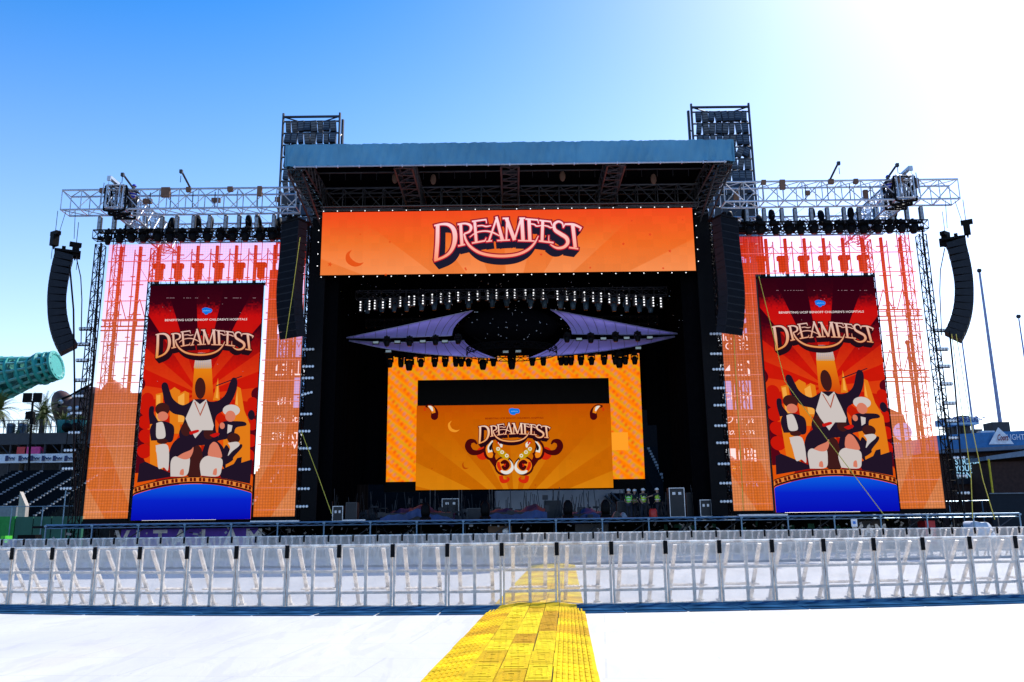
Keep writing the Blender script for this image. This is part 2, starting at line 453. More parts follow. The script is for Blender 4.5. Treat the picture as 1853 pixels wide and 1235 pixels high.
def make_barricade(loc):
    t = empty('crowd_barricade', loc, 'barricade', 'barricade')
    o = Vector(loc)
    def bx(mb, *a): return mb.box(*[v for v in a], M=Matrix.Translation(o))
    f = MB()
    for x in (-.492, .452): bx(f, x, x + .04, 0, .05, .0, 1.22)
    bx(f, -.028, .028, .003, .045, .02, 1.2)
    for z in (.27, .68): bx(f, -.452, .452, .005, .04, z, z + .055)
    bx(f, -.452, .452, .003, .05, .0, .05)
    f.build('frame', BAR, t)
    top = MB(); top.tube(o + Vector((-.49, .03, 1.22)), o + Vector((.49, .03, 1.22)), .03, 8); top.build('top_rail', BAR, t)
    s_ = MB(); s_.poly([o + Vector(p) for p in ((-.49, -.004, .05), (.49, -.004, .05), (.49, -.004, 1.2), (-.49, -.004, 1.2))]); s_.build('perforated_sheet', PERF, t)
    for x in (-.3, .3):
        b_ = MB()
        p, q = o + Vector((x, .08, 1.16)), o + Vector((x, .72, .04))
        d = (q - p).normalized(); u = Vector((1, 0, 0)); v = d.cross(u)
        i = len(b_.v)
        for c in (p, q):
            for a_, c_ in ((-1, -1), (1, -1), (1, 1), (-1, 1)): b_.v.append(c + u * .034 * a_ + v * .02 * c_)
        b_.f += [[0, 1, 5, 4], [1, 2, 6, 5], [2, 3, 7, 6], [3, 0, 4, 7], [3, 2, 1, 0], [4, 5, 6, 7]]
        bx(b_, x - .06, x + .06, .68, .78, .0, .035)
        b_.build('brace', BAR, t)
    st = MB(); bx(st, -.33, .33, .30, .55, .33, .36)
    for q in range(9): bx(st, -.31 + q * .07, -.29 + q * .07, .32, .53, .36, .37)
    st.build('step', BAR, t)
    fp = MB(); bx(fp, -.497, .497, -1.15, -.01, .004, .03); bx(fp, -.497, .497, -1.42, -1.155, .004, .014); fp.build('floor_plate_with_shade', PLATE_SHADE, t)  # plate and lip drawn deep to cover the painted shadow strip too
    cl = MB(); bx(cl, .462, .535, -.03, -.008, .98, 1.24); cl.build('joint_clip', BLACK, t)
    return t
def row(fn, x0, x1, start, step, label, group, zs, flag=[None]):
    pts = []
    # walk along the curve in both directions from the starting joint
    def walk(sgn):
        out = []; x = start
        while x0 < x < x1:
            y = fn(x); dx = step * sgn
            for _ in range(4):
                dy = fn(x + dx) - y; dx = sgn * math.sqrt(max(.1, step * step - dy * dy))
            nx = x + dx; ny = fn(nx)
            out.append(((x + nx) / 2, (y + ny) / 2, math.atan2((ny - y) * sgn, (nx - x) * sgn)))
            x = nx
        return out
    pts = list(reversed(walk(-1))) + walk(1)
    for i, (x, y, a) in enumerate(pts):
        lb = label(i, len(pts))
        if flag[0] is None:
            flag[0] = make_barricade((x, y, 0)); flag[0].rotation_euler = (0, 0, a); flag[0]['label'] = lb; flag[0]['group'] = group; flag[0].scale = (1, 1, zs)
        else:
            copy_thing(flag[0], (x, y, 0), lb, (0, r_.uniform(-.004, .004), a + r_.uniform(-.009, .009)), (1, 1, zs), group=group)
def front(x): return 15.9 + (.0155 if x < 0 else .0105) * x * x
def rear(x): return 35.0 + .003 * x * x - .9 * math.exp(-((x + .5) / 1.6) ** 2)
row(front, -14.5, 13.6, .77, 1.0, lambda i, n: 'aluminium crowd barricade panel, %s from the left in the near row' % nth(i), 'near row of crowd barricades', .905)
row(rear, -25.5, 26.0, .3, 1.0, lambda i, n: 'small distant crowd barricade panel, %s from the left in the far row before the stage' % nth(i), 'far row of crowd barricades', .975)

# ---------------------------------------------------------------- trusses
def lattice(mb, P, Q, w_, h_, r=.03, bay=None, n=4, up=None, style='x'):
    """diagonals and rungs on the four sides of a box truss"""
    P = Vector(P); Q = Vector(Q); d = Q - P; ln = d.length; d.normalize()
    up = Vector(up) if up else (Vector((0, 0, 1)) if abs(d.z) < .9 else Vector((0, 1, 0)))
    sx = d.cross(up).normalized(); up = sx.cross(d).normalized()
    bay = bay or h_
    nb = max(1, round(ln / bay)); st = ln / nb
    cs = [(-w_/2, -h_/2), (w_/2, -h_/2), (w_/2, h_/2), (-w_/2, h_/2)]
    def pt(c, t): return P + d * t + sx * cs[c][0] + up * cs[c][1]
    for k in range(nb + 1):
        for c in range(4):
            mb.tube(pt(c, k*st), pt((c+1) % 4, k*st), r, n)
    for k in range(nb):
        for c in range(4):
            a, b_ = (c, (c+1) % 4)
            if style == 'z' or (k + c) % 2: a, b_ = b_, a
            mb.tube(pt(a, k*st), pt(b_, (k+1)*st), r, n)
            if style == 'xx': mb.tube(pt(b_, k*st), pt(a, (k+1)*st), r, n)
    return [(pt(c, 0), pt(c, ln)) for c in range(4)]
def truss_parts(root, P, Q, w_, h_, R, r, m, bay=None, style='x', n=5, chord='chord', brace='bracing', up=None):
    mb = MB(); ch = lattice(mb, P, Q, w_, h_, r, bay, 4, up, style); mb.build(brace, m, root)
    for a, b_ in ch: MB().tube(a, b_, R, n + 1).build(chord, m, root)
def truss(name, P, Q, w_, h_, R, r, m, label, cat_='truss', group=None, bay=None, style='x', up=None):
    t = empty(name, P, label, cat_, group); truss_parts(t, P, Q, w_, h_, R, r, m, bay, style, up=up); return t
SIDE = {-1: 'left', 1: 'right'}
for s in (-1, 1):
    S = SIDE[s]
    # main front box truss that carries the outer speakers
    t = truss('box_truss', (s*12.4, 46.5, 20.3), (s*26.0, 46.5, 20.3), 1.0, 1.2, .06, .032, ALU, 'long pale aluminium box truss over the %s video screens' % S, group='side box trusses', bay=1.15, style='z')
    pad = random.Random(3 + s)
    for q in range(9):
        x = s * (13.5 + q * 1.28 + pad.uniform(-.3, .3)); zz = 20.9 if q % 3 else 20.62
        wd = pad.choice((.25, .3, .5)); hh = pad.choice((.18, .2, .5))
        MB().box(x - wd/2, x + wd/2, 45.9 if q % 3 else 46.9, 46.1 if q % 3 else 47.1, zz - hh, zz + .08).build('sacking_pad', BROWN, t)
    for q, (x, dz) in enumerate(((21.9, .5), (18.6, .75))):
        j = MB(); j.tube((s*(x), 46.1, 20.95), (s*(x + .0), 44.6, 21.25 + .15*q), .06, 6); j.cbox((s*x, 44.6, 21.2 + .15*q), .16, .16, .2)
        j.tube((s*x, 44.6, 21.1), (s*x, 44.6, 20.7), .02, 4); j.build('pulley_jib', DARK, t)
    # second truss farther back
    truss('box_truss', (s*12.6, 53.5, 20.9), (s*25.0, 53.5, 20.9), 1.0, .95, .06, .032, ALU, 'rear pale aluminium box truss seen below the %s front truss' % S, group='side box trusses', bay=1.1, style='z')
    # crosswise beam on top of the mast
    t = empty('cross_beam', (s*22.75, 44.0, 20.9), 'pale lattice beam running front to back across the %s outer mast' % S, 'truss', 'cross beams on the outer masts')
    truss_parts(t, (s*22.75, 45.6, 20.35), (s*22.75, 53.9, 20.35), .95, 1.35, .06, .035, ALU, 1.0, 'xx')
    j = MB(); j.cbox((s*22.9, 46.6, 21.3), .22, 3.0, .16); j.cbox((s*22.9, 45.1, 21.2), .2, .1, .25); j.tube((s*22.9, 45.1, 21.2), (s*22.9, 45.1, 20.6), .015, 4); j.build('lifting_beam', ALU, t)
    c = MB(); lattice(c, (s*22.8, 45.8, 20.3), (s*22.8, 47.2, 20.3), 1.2, 1.5, .06, .6, 4, None, 'xx'); c.build('mast_head', BLACK, t)
    c = MB()
    for q in range(22):
        yy = 45.1 + q * .40
        for xx in (22.28, 23.22): c.tube((s*xx, yy, 19.7), (s*xx, yy + .12, 21.0), .03, 4)
    c.build('upright_slats', ALU, t)
    # masts
    truss('lattice_mast', (s*24.7, 50.7, 0), (s*24.7, 50.7, 19.6), .5, .5, .03, .018, BLACK, 'black lattice mast holding the %s truss, partly behind the see-through screen' % S, 'mast', 'outer lattice masts', .7, 'x')
    truss('lattice_mast', (s*25.5, 50.0, .2), (s*25.5, 50.0, 18.9), .42, .5, .035, .022, BLACK, 'thin black lattice tower along the outer edge of the %s see-through screen' % S, 'mast', 'screen edge towers', .6, 'x')
    truss('lattice_mast', (s*22.3, 50.6, .2), (s*22.3, 50.6, 18.8), .42, .5, .035, .022, BLACK, 'thin black lattice tower on the outer side of the %s poster screen' % S, 'mast', 'screen edge towers', .55, 'x')
    truss('lattice_mast', (s*14.2, 52.2, .2), (s*14.2, 52.2, 18.6), .8, .8, .045, .028, BLACK, 'black lattice mast behind the inner column of the %s see-through screen' % S, 'mast', 'inner lattice masts', 1.0, 'z')
    truss('lattice_mast', (s*12.05, 49.6, .2), (s*12.05, 49.6, 20.0), .75, .75, .05, .028, BLACK, 'black lattice tower beside the stage opening on the %s, carrying the lamp bars' % S, 'mast', 'stage opening towers', .75, 'xx')
# ---------------------------------------------------------------- stage roof
roof = empty('stage_roof', (0, 44, 21.3), 'stage roof with blue-grey tarpaulin edge and grey scaffold trusses beneath', 'stage roof')
fa = MB()
def fas(u, v):
    x = -12.55 + 25.1 * u; z = 21.32 + 1.3 * v
    seam = min(abs(x - c) for c in (-12.5, -11.4, -8.3, -4.2, -.3, .05, 3.7, 7.5, 8.0, 11.2, 12.5))
    y = 44 + .03 * math.sin(x * 5.1 + 2.2 * v) * (1 - .6*v) + .04 * math.sin(x * 11.3 - 4 * v) * (.4 + .6*math.sin(x*.7)**2) + .012 * math.sin(x * 23 + 5 * v) + .05 * math.exp(-(seam / .05) ** 2) + .03 * math.exp(-((seam - .25) / .1) ** 2) * math.sin(9 * v + x)
    return (x, y, z + .012 * math.sin(x * 3.1))
fa.grid(fas, 420, 14); fa.build('tarpaulin_edge', FASCIA, roof, True)
e_ = MB(); e_.tube((-12.1, 43.98, 21.27), (12.1, 43.98, 21.27), .05, 6)
for q in range(21): e_.cbox((-12 + q * 1.2, 43.97, 21.25), .06, .1, .14)
e_.build('edge_pipe', ALU, roof)
e_ = MB()
for sx in (-1, 1): e_.box(sx*12.56 - .03, sx*12.56 + .03, 44, 64, 21.3, 22.6)
e_.build('side_skirt', FASCIA, roof)
MB().box(-12.5, 12.5, 44.1, 66, 22.55, 22.62).build('roof_skin', DRAPE, roof)
for x in (-12.0, -6.0, 0.0, 6.0, 12.0):
    g_ = MB(); ch = lattice(g_, (x, 44.3, 21.75), (x, 62, 21.75), 1.0, 1.0, .035, 1.0, 5, None, 'z')
    for a, b_ in ch: g_.tube(a, b_, .055, 6)
    g_.build('longitudinal_truss', GREYTUBE, roof)
for yy in (48.9, 54.5):
    for x in (-12, -6, 0, 6):
        g_ = MB(); ch = lattice(g_, (x + .55, yy, 21.2), (x + 5.45, yy, 21.2), .8, 1.35, .04, 1.22, 5, None, 'z')
        for a, b_ in ch: g_.tube(a, b_, .06, 6)
        g_.build('cross_truss', GREYTUBE, roof)
g_ = MB()
for q in range(26):
    x = -11.8 + q * .94; g_.tube((x, 47.6, 22.45), (x, 47.6, 22.0), .02, 4)
for yy in (45.6, 47.2, 51, 53): g_.tube((-12, yy, 22.3), (12, yy, 22.3), .05, 5)
g_.tube((-11.5, 48.2, 20.55), (11.5, 48.2, 20.55), .05, 5); g_.tube((-11.5, 48.6, 20.45), (11.5, 48.6, 20.45), .05, 5)
g_.build('purlin_pipe', GREYTUBE, roof)
for sx in (-1, 1):
    g_ = MB()
    for q in range(7):     # stepped haunch under the roof corners
        g_.cbox((sx*(12.15 - .08*q), 45.3 + q*.55, 21.0 - .16*q), .9, .06, .06)
        g_.tube((sx*(12.55 - .08*q), 45.3 + q*.55, 21.0 - .16*q), (sx*(11.7 - .08*q), 45.85 + q*.55, 20.84 - .16*q), .03, 4)
    g_.tube((sx*12.55, 44.6, 21.2), (sx*12.1, 49, 19.6), .06, 5); g_.tube((sx*11.75, 44.6, 21.2), (sx*11.6, 49, 19.6), .06, 5)
    g_.build('corner_haunch', GREYTUBE, roof)
for x, z in ((-6.9, 22.0), (-.05 + 3.2, 22.0), (8.6, 21.75), (-4.6, 21.9)):
    MB().ell((x, 47.4, z), .18, .1, .35, 8, 5).build('sacking_pad', BROWN, roof)
# ---------------------------------------------------------------- drapes round the stage
def drape(name, p, q, z0, z1, label, amp=.09, top=None):
    p = Vector(p); q = Vector(q); d = (q - p); n_ = Vector((-d.y, d.x, 0)).normalized(); ln = d.length
    mb = MB()
    def f(u, v):
        a = amp * math.sin(u * ln * 5.3 + .7 * math.sin(u * ln * 1.3)) * (1.1 - .5 * v)
        c = p + d * u + n_ * a
        return (c.x, c.y, z0 + (z1 - z0) * v)
    mb.grid(f, int(ln * 8), 6)
    o = mb.build(name, DRAPE, None, True, loc=(p + d / 2) * 1.0 + Vector((0, 0, z0)))
    tag(o, label, 'drape'); return o
drape('black_drape', (-11.6, 50.3, 0), (-11.0, 64.4, 0), 2.0, 22.4, 'tall black drape closing the left side of the stage')
drape('black_drape', (11.6, 50.3, 0), (11.2, 64.4, 0), 3.4, 22.4, 'tall black drape closing the right side of the stage above head height')
drape('back_drape', (-11.2, 64.6, 0), (11.4, 64.6, 0), 10.2, 22.5, 'wide black drape hanging behind the back video wall')
drape('black_drape', (-11.2, 61.0, 0), (-9.2, 61.2, 0), 4.6, 22.0, 'black drape filling the space left of the back video wall')
drape('black_drape', (9.75, 61.2, 0), (11.3, 61.0, 0), 8.6, 22.0, 'black drape filling the space right of the back video wall')
drape('black_drape', (10.35, 60.9, 0), (11.4, 60.6, 0), 5.2, 9.4, 'short end of black drape beside the daylight gap right of the video wall', .05)
drape('black_drape', (-11.9, 49.9, 0), (-10.6, 49.95, 0), 1.9, 16.4, 'flat black masking drape under the left end of the orange banner', .04)
drape('black_drape', (10.4, 49.95, 0), (11.9, 49.9, 0), 1.9, 16.4, 'flat black masking drape under the right end of the orange banner', .04)
for s in (-1, 1):
    mb = MB().box(s*11.7 - .45, s*11.7 + .45, 49.0, 49.15, 2.0, 20.4)
    o = mb.build('masking_panel', BLACK, loc=(s*11.7, 49, 2)); tag(o, 'narrow black masking strip beside the stage opening on the %s' % SIDE[s], 'panel')
# ---------------------------------------------------------------- stage deck
deck = empty('stage_deck', (0, 46, 0), 'long dark stage platform on blue-grey scaffold posts', 'stage')
MB().box(-25.8, 25.8, 46.3, 66, 1.72, 1.84).build('decking', BLACK, deck)
MB().box(-25, -12.6, 49.9, 50.3, 1.845, 2.11).build('screen_plinth', BLACK, deck)
MB().box(12.6, 25, 49.9, 50.3, 1.845, 2.11).build('screen_plinth', BLACK, deck)
xs = [-.25 + 2.46 * k for k in range(-11, 12)]
xs = [x for x in xs if -26 < x < 27.5]
for x in xs:
    p_ = MB().tube((x, 45.9, 0), (x, 45.9, 1.9), .04, 6); p_.cbox((x, 45.9, 1.82), .14, .14, .1); p_.build('post', RAIL, deck)
p_ = MB(); p_.tube((xs[0], 45.9, 1.86), (xs[-1], 45.9, 1.86), .05, 6)
for a, b_ in zip(xs, xs[1:]):
    p_.tube((a, 45.9, 1.70), (b_, 45.9, 1.70), .025, 5)
    for k in range(4):
        xa = a + 2.46 * k / 4; p_.tube((xa, 45.9, 1.84 if k % 2 else 1.7), (xa + .615, 45.9, 1.7 if k % 2 else 1.84), .015, 4)
p_.build('front_rail', RAIL, deck)
p_ = MB(); p_.box(-14.0, -11.4, 45.8, 46.05, 1.9, 1.97); p_.box(-10.3 + 1.2, -7.9, 45.8, 46.05, 1.9, 1.97); p_.box(11.9, 14.5, 45.8, 46.1, 1.9, 1.99); p_.build('pale_edge_board', ALU, deck)
p_ = MB(); q_ = random.Random(5)
for x in xs:
    for yy in (48, 50.5, 53):
        MB().tube((x, yy, 0), (x, yy, 1.7), .035, 4).build('rear_post', GREYTUBE, deck) if yy == 48 else None
    if q_.random() < .8: MB().tube((x, 46.6, .1), (x + 2.46, 46.6, 1.65), .03, 4).build('diagonal_brace', GREYTUBE, deck)
for _ in range(130):
    x = q_.uniform(-25, 25); p_.tube((x, q_.uniform(46.5, 50), q_.uniform(.6, 1.5)), (x + q_.uniform(-.5, .5), q_.uniform(46.5, 50), q_.uniform(.6, 1.6)), .022, 4)
tag(p_.build('loose_tubes', GREYTUBE, deck), kind='stuff')
MB().box(-25, 25, 55, 55.1, 0, 1.7).build('under_stage_skirt', BLACK, deck)
# ---------------------------------------------------------------- video screens
def mathn(n, l, op, a, b_=None, c=None):
    x = n.new('ShaderNodeMath'); x.operation = op
    for i, v in enumerate((a, b_, c)):
        if v is None: continue
        if isinstance(v, (int, float)): x.inputs[i].default_value = v
        else: l.new(v, x.inputs[i])
    return x.outputs[0]
def ramp_node(n, l, fac, stops):
    r = n.new('ShaderNodeValToRGB'); l.new(fac, r.inputs[0])
    el = r.color_ramp.elements
    el[0].position, el[0].color = stops[0][0], L(stops[0][1]); el[1].position, el[1].color = stops[-1][0], L(stops[-1][1])
    for p, c in stops[1:-1]:
        e = el.new(p); e.color = L(c)
    return r.outputs[0]
def ray_screen(name, centre, aspect, nrays, base, rays, grain=.06, phase=0.0, fade=None):
    """LED picture: vertical colour ramp with fan-shaped rays round centre (u, v)"""
    m = bpy.data.materials.new(name); m.use_nodes = True
    n = m.node_tree.nodes; l = m.node_tree.links; n.remove(n['Principled BSDF'])
    m.cycles.emission_sampling = 'NONE'
    tc = n.new('ShaderNodeTexCoord'); sp = n.new('ShaderNodeSeparateXYZ'); l.new(tc.outputs['Generated'], sp.inputs[0])
    u, v = sp.outputs['X'], sp.outputs['Z']
    du = mathn(n, l, 'MULTIPLY', mathn(n, l, 'SUBTRACT', u, centre[0]), aspect); dv = mathn(n, l, 'SUBTRACT', v, centre[1])
    ang = mathn(n, l, 'ARCTAN2', du, dv)
    s = mathn(n, l, 'SINE', mathn(n, l, 'MULTIPLY_ADD', ang, nrays, phase))
    st = n.new('ShaderNodeMapRange'); st.inputs[1].default_value = -.04; st.inputs[2].default_value = .04; l.new(s, st.inputs[0])
    wn_ = n.new('ShaderNodeTexWhiteNoise'); wn_.noise_dimensions = '3D'
    sc = n.new('ShaderNodeVectorMath'); sc.operation = 'MULTIPLY'; sc.inputs[1].default_value = (aspect * 130, 1, 130); l.new(tc.outputs['Generated'], sc.inputs[0])
    fl = n.new('ShaderNodeVectorMath'); fl.operation = 'FLOOR'; l.new(sc.outputs[0], fl.inputs[0]); l.new(fl.outputs[0], wn_.inputs[0])
    gv = mathn(n, l, 'ADD', v, mathn(n, l, 'MULTIPLY', mathn(n, l, 'SUBTRACT', wn_.outputs['Value'], .5), grain * 3))
    a = ramp_node(n, l, gv, base); b_ = ramp_node(n, l, gv, rays)
    mx = n.new('ShaderNodeMix'); mx.data_type = 'RGBA'; l.new(st.outputs[0], mx.inputs['Factor']); l.new(a, mx.inputs['A']); l.new(b_, mx.inputs['B'])
    hv = n.new('ShaderNodeHueSaturation'); l.new(mx.outputs['Result'], hv.inputs['Color'])
    # the cabinets of the wall differ a little in brightness
    t2 = n.new('ShaderNodeTexWhiteNoise'); t2.noise_dimensions = '3D'; rows_ = 28 if aspect < 1 else (8 if aspect > 5 else 12)
    s2 = n.new('ShaderNodeVectorMath'); s2.operation = 'MULTIPLY'; s2.inputs[1].default_value = (aspect * rows_, 1, rows_); l.new(tc.outputs['Generated'], s2.inputs[0])
    f2 = n.new('ShaderNodeVectorMath'); f2.operation = 'FLOOR'; l.new(s2.outputs[0], f2.inputs[0]); l.new(f2.outputs[0], t2.inputs[0])
    vv = mathn(n, l, 'MULTIPLY_ADD', wn_.outputs['Value'], grain * 2, 1 - grain)
    l.new(mathn(n, l, 'MULTIPLY', vv, mathn(n, l, 'MULTIPLY_ADD', t2.outputs['Value'], .07, .94)), hv.inputs['Value'])
    e = n.new('ShaderNodeEmission'); l.new(hv.outputs[0], e.inputs[0]); e.inputs[1].default_value = 1 / 2 ** EXPO
    l.new(e.outputs[0], n['Material Output'].inputs[0]); return m
def screen(name, x0, x1, D, z0, z1, m, label, depth=.14, cat_='video screen', group=None, fname='screen_face'):
    t = empty(name, ((x0 + x1)/2, D, z0), label, cat_, group)
    MB().box(x0, x1, D + .012, D + depth, z0, z1).build('cabinet', BLACK, t)
    MB().poly([(x0, D, z0), (x1, D, z0), (x1, D, z1), (x0, D, z1)]).build(fname, m, t)
    return t
# centre banner
m = ray_screen('led_banner_picture', (.5, -.9), 22.45/4.0, 11, [(0, (238, 128, 62)), (.45, (242, 108, 38)), (1, (244, 74, 32))], [(0, (250, 146, 84)), (.5, (243, 116, 46)), (.8, (242, 88, 34)), (1, (244, 74, 32))], .05, .4)
ban = screen('banner_screen', -11.42, 11.05, 48.5, 16.33, 20.31, m, 'wide orange video banner with the big red-edged lettering, over the stage')
logo(48.5, (760, 370, 5.79), ban, (255, 222, 232), (255, 150, 104), (190, 22, 48), (30, 26, 46), tag_='banner')
a = Art(48.5, (480, 400, 3.86)).new(.02)
a.stroke([(603,205,3),(578,235,22),(584,275,40),(620,302,36),(660,305,18),(686,292,3)])
def star(a, x, y, r):
    a.fill([(x + (r if k % 2 == 0 else r*.42) * math.sin(math.pi*k/5 + .2), y - (r if k % 2 == 0 else r*.42) * math.cos(math.pi*k/5 + .2)) for k in range(10)])
for x, y, r in ((452, 305, 19), (842, 376, 11), (870, 148, 11), (664, 95, 9), (1402, 342, 10)): star(a, x, y, r)
a.done('moon_and_stars', emat('led_star_orange', (228, 84, 26)), ban)
a = Art(48.5, (0, 0, 1)).new(.02)
for x, y, r in ((979, 461, 3), (1176, 425, 3.2), (1128, 442, 3.2), (1143, 400, 2.4), (1212, 455, 3.4), (1235, 398, 2.2), (1068, 485, 2.4), (1200, 486, 2.6), (842, 486, 2.4)): star(a, x, y, r)
a.done('small_stars', emat('led_star_red', (226, 70, 34)), ban)
dots = [(-11.35 + k * .838, 20.37) for k in range(27) if k != 13] + [(-11.35 + k * .838, 16.2) for k in range(27)] + [(-11.6, 16.9 + k * .75) for k in range(5)] + [(11.22, 16.9 + k * .75) for k in range(5)]
for x, z in dots: MB().ell((x, 48.45, z), .034, .03, .034, 6, 4).build('border_lamp', LAMPON, ban)

# poster screens
post = ray_screen('led_poster_picture', (.5, .52), 7.0/13.95, 12, [(0, (120, 10, 8)), (.35, (190, 30, 8)), (.62, (204, 22, 10)), (.74, (130, 8, 16)), (.80, (58, 3, 20)), (1, (46, 2, 18))], [(0, (220, 90, 10)), (.35, (226, 76, 12)), (.6, (214, 52, 16)), (.72, (196, 26, 14)), (.86, (196, 14, 16)), (.92, (60, 4, 20)), (1, (46, 2, 18))], .008, 1.2)
def clip_x(a): return a
for s, dx in ((-1, 0.0), (1, 36.98)):
    S = SIDE[s]
    x0, x1 = (-21.95, -15.1) if s < 0 else (15.0, 22.08)
    sc_ = screen('poster_screen', x0, x1, 49.5, 2.12, 16.1, post, 'tall red poster video screen with a blue foot, on the %s of the stage' % S, .2, 'video screen', 'tall poster screens')
    kx = (x1 - x0) / 6.85
    def A(off, T=(240, 680, 4.75)):
        art = Art(49.5, T, 0).new(off)
        base = art.P
        def P(x, y, base=base):
            p = base(x, y); u = (p.x + 21.95) / 6.85; u = min(max(u, 0.0), 1.0)
            p.x = x0 + u * (x1 - x0); p.z = min(max(p.z, 2.12), 16.1); return p
        art.P = P; return art
    # scalloped clouds down both edges
    a = A(.010)
    for x, y, r in ((40,70,70),(60,330,70),(50,480,75),(40,620,70),(30,760,80),(1080,160,60),(1085,330,60),(1070,480,65),(1050,640,70),(1030,780,70)): a.circ(x, y, r)
    a.done('cloud_edge', emat('led_cloud_dark', (84, 6, 22)), sc_)
    a = A(.014)
    for x, y, r in ((130,200,52),(120,290,60),(110,400,62),(112,520,60),(100,650,62),(1030,230,45),(1035,300,50),(1025,420,52),(1015,560,56),(990,690,60)): a.circ(x, y, r)
    a.done('cloud', emat('led_cloud_red', (196, 22, 10)), sc_)
    # skyline
    a = A(.020)
    for pts in (((200,160),(262,145),(262,860),(150,860),(150,420),(200,400)), ((320,130),(360,100),(410,130),(410,500),(320,500)), ((386,170),(450,132),(486,150),(486,420),(386,420)), ((690,215),(735,20),(752,215)), ((880,250),(900,95),(930,110),(960,300),(1010,420),(1010,800),(780,800),(780,420),(860,420)), ((500,300),(650,300),(650,600),(500,600))):
        a.fill(pts)
    a.done('skyline', emat('led_skyline', (224, 122, 24)), sc_)
    a = A(.024)
    for pts in (((206,172),(240,165),(240,400),(206,380)), ((392,182),(446,150),(446,400),(392,400)), ((714,190),(735,40),(738,200)), ((884,240),(900,120),(906,260))): a.fill(pts)
    a.done('skyline_lit_side', emat('led_skyline_light', (240, 166, 70)), sc_)
    a = A(.018, (240, 500, 6.175))
    a.fill(((690,1020),(885,1020),(905,1400),(660,1400))); a.done('light_beam', egrad('led_beam', (228, 132, 20), (206, 66, 14)), sc_)
    # plain faceless orchestra people where the poster shows its figures
    a = A(.030)
    a.fill([(500,225),(540,205),(626,205),(668,225),(740,215),(800,160),(838,60),(862,20),(896,30),(900,90),(868,190),(800,290),(720,350),(716,470),(740,560),(600,600),(450,590),(400,500),(440,400),(440,350),(350,325),(285,255),(262,160),(250,90),(268,60),(300,70),(320,130),(352,205),(430,255)], True)
    a.fill([(160,560),(150,470),(178,410),(230,392),(300,400),(356,440),(352,540),(320,575),(230,560)], True)          # player at the left
    a.fill([(150,420),(140,330),(150,270),(185,270),(186,330),(220,400)], True)
    a.fill([(740,560),(740,440),(780,398),(850,392),(960,398),(975,430),(890,450),(870,520),(830,540)], True)           # player at the right
    a.fill([(320,800),(310,690),(350,580),(430,520),(510,520),(560,600),(520,700),(380,740),(330,860)], True)           # two players in front
    a.fill([(560,860),(580,720),(620,600),(640,560),(720,560),(790,640),(800,800),(770,770),(740,700),(640,690)], True)
    a.fill([(740,760),(800,600),(850,640),(930,590),(940,620),(870,700),(860,730),(790,770)], True)
    a.fill([(60,760),(110,740),(330,840),(330,870),(40,920)]); a.fill([(740,820),(870,760),(900,710),(940,700),(935,750),(1030,720),(1010,930),(760,880)])
    a.fill([(718,84),(940,2),(944,8),(722,92)]); a.circ(1022, 340, 30, 44)
    a.done('dark_coats', emat('led_scenery', (32, 20, 38)), sc_)
    a = A(.034)
    a.circ(583, 110, 46, 92); a.circ(462, 465, 46, 56); a.circ(655, 500, 44, 50); a.fill([(500,640),(560,600),(600,660),(590,860),(470,860),(480,740)], True); a.circ(870, 540, 56, 46); a.circ(258, 290, 62, 56); a.circ(258, 565, 48, 24)
    a.done('dark_hair', emat('led_scenery_brown', (62, 26, 26)), sc_)
    a = A(.038)
    a.fill([(528,205),(580,248),(634,205),(672,330),(700,430),(690,470),(600,470),(540,540),(480,430),(456,370),(500,270)])
    a.fill([(206,410),(262,405),(285,520),(240,545),(205,525)], True)
    a.circ(250, 640, 48, 50); a.fill([(200,600),(306,604),(308,810),(270,790),(225,800),(212,700)], True)
    a.fill([(328,868),(330,740),(370,695),(440,720),(490,700),(490,780),(460,860)], True); a.fill([(590,860),(580,760),(620,700),(690,690),(770,720),(768,800),(735,866)], True)
    a.circ(850, 300, 74, 50); a.fill([(820,420),(860,430),(850,480),(815,500)]); a.fill([(820,580),(900,570),(920,600),(860,650),(820,690),(840,620)], True)
    a.done('cream_shirts', emat('led_cream', (204, 194, 190)), sc_)
    a = A(.042)
    a.fill([(385,700),(430,670),(500,640),(524,615),(520,660),(490,712),(440,720)], True); a.fill([(665,600),(700,570),(740,600),(770,700),(700,700),(650,680)], True)
    a.circ(262, 350, 46, 40); a.circ(842, 350, 44, 48); a.fill([(405,850),(415,815),(440,805),(440,856)], True); a.fill([(690,850),(700,810),(725,800),(722,856)], True); a.circ(772, 432, 22, 28)
    a.done('salmon_shapes', emat('led_salmon', (212, 122, 98)), sc_)
    a = A(.044); a.fill([(490,484),(560,466),(570,484),(500,508)], True); a.fill([(664,512),(730,490),(748,508),(700,532)], True); a.done('red_shapes', emat('led_red_oval', (196, 22, 18)), sc_)
    a = A(.040); a.fill([(540,224),(582,330),(628,224),(636,230),(584,352),(532,230)]); a.done('shirt_seam', emat('led_seam', (170, 90, 70)), sc_)
    # footlight arc and blue foot
    def arc(y): return [(x, y + 100 * ((x - 545) / 545.0) ** 2) for x in range(-60, 1121, 40)]
    a = A(.048); up = arc(868); dn = arc(926); a.fill(up + dn[::-1]); a.done('arc_edge', emat('led_arc_edge', (40, 14, 20)), sc_)
    a = A(.052); up = arc(876); dn = arc(912)
    for i in range(len(up) - 1): a.fill([up[i], up[i+1], dn[i+1], dn[i]])
    a.done('arc_band', emat('led_arc_band', (226, 132, 56)), sc_)
    a = A(.056)
    for k in range(-1, 14):
        for q in (0, 32):
            x = 20 + k * 79 + q; y = 876 + 100 * ((x + 10 - 545) / 545.0) ** 2; a.fill([(x, y + 6), (x + 11, y + 1), (x + 22, y + 6), (x + 22, y + 33), (x, y + 33)])
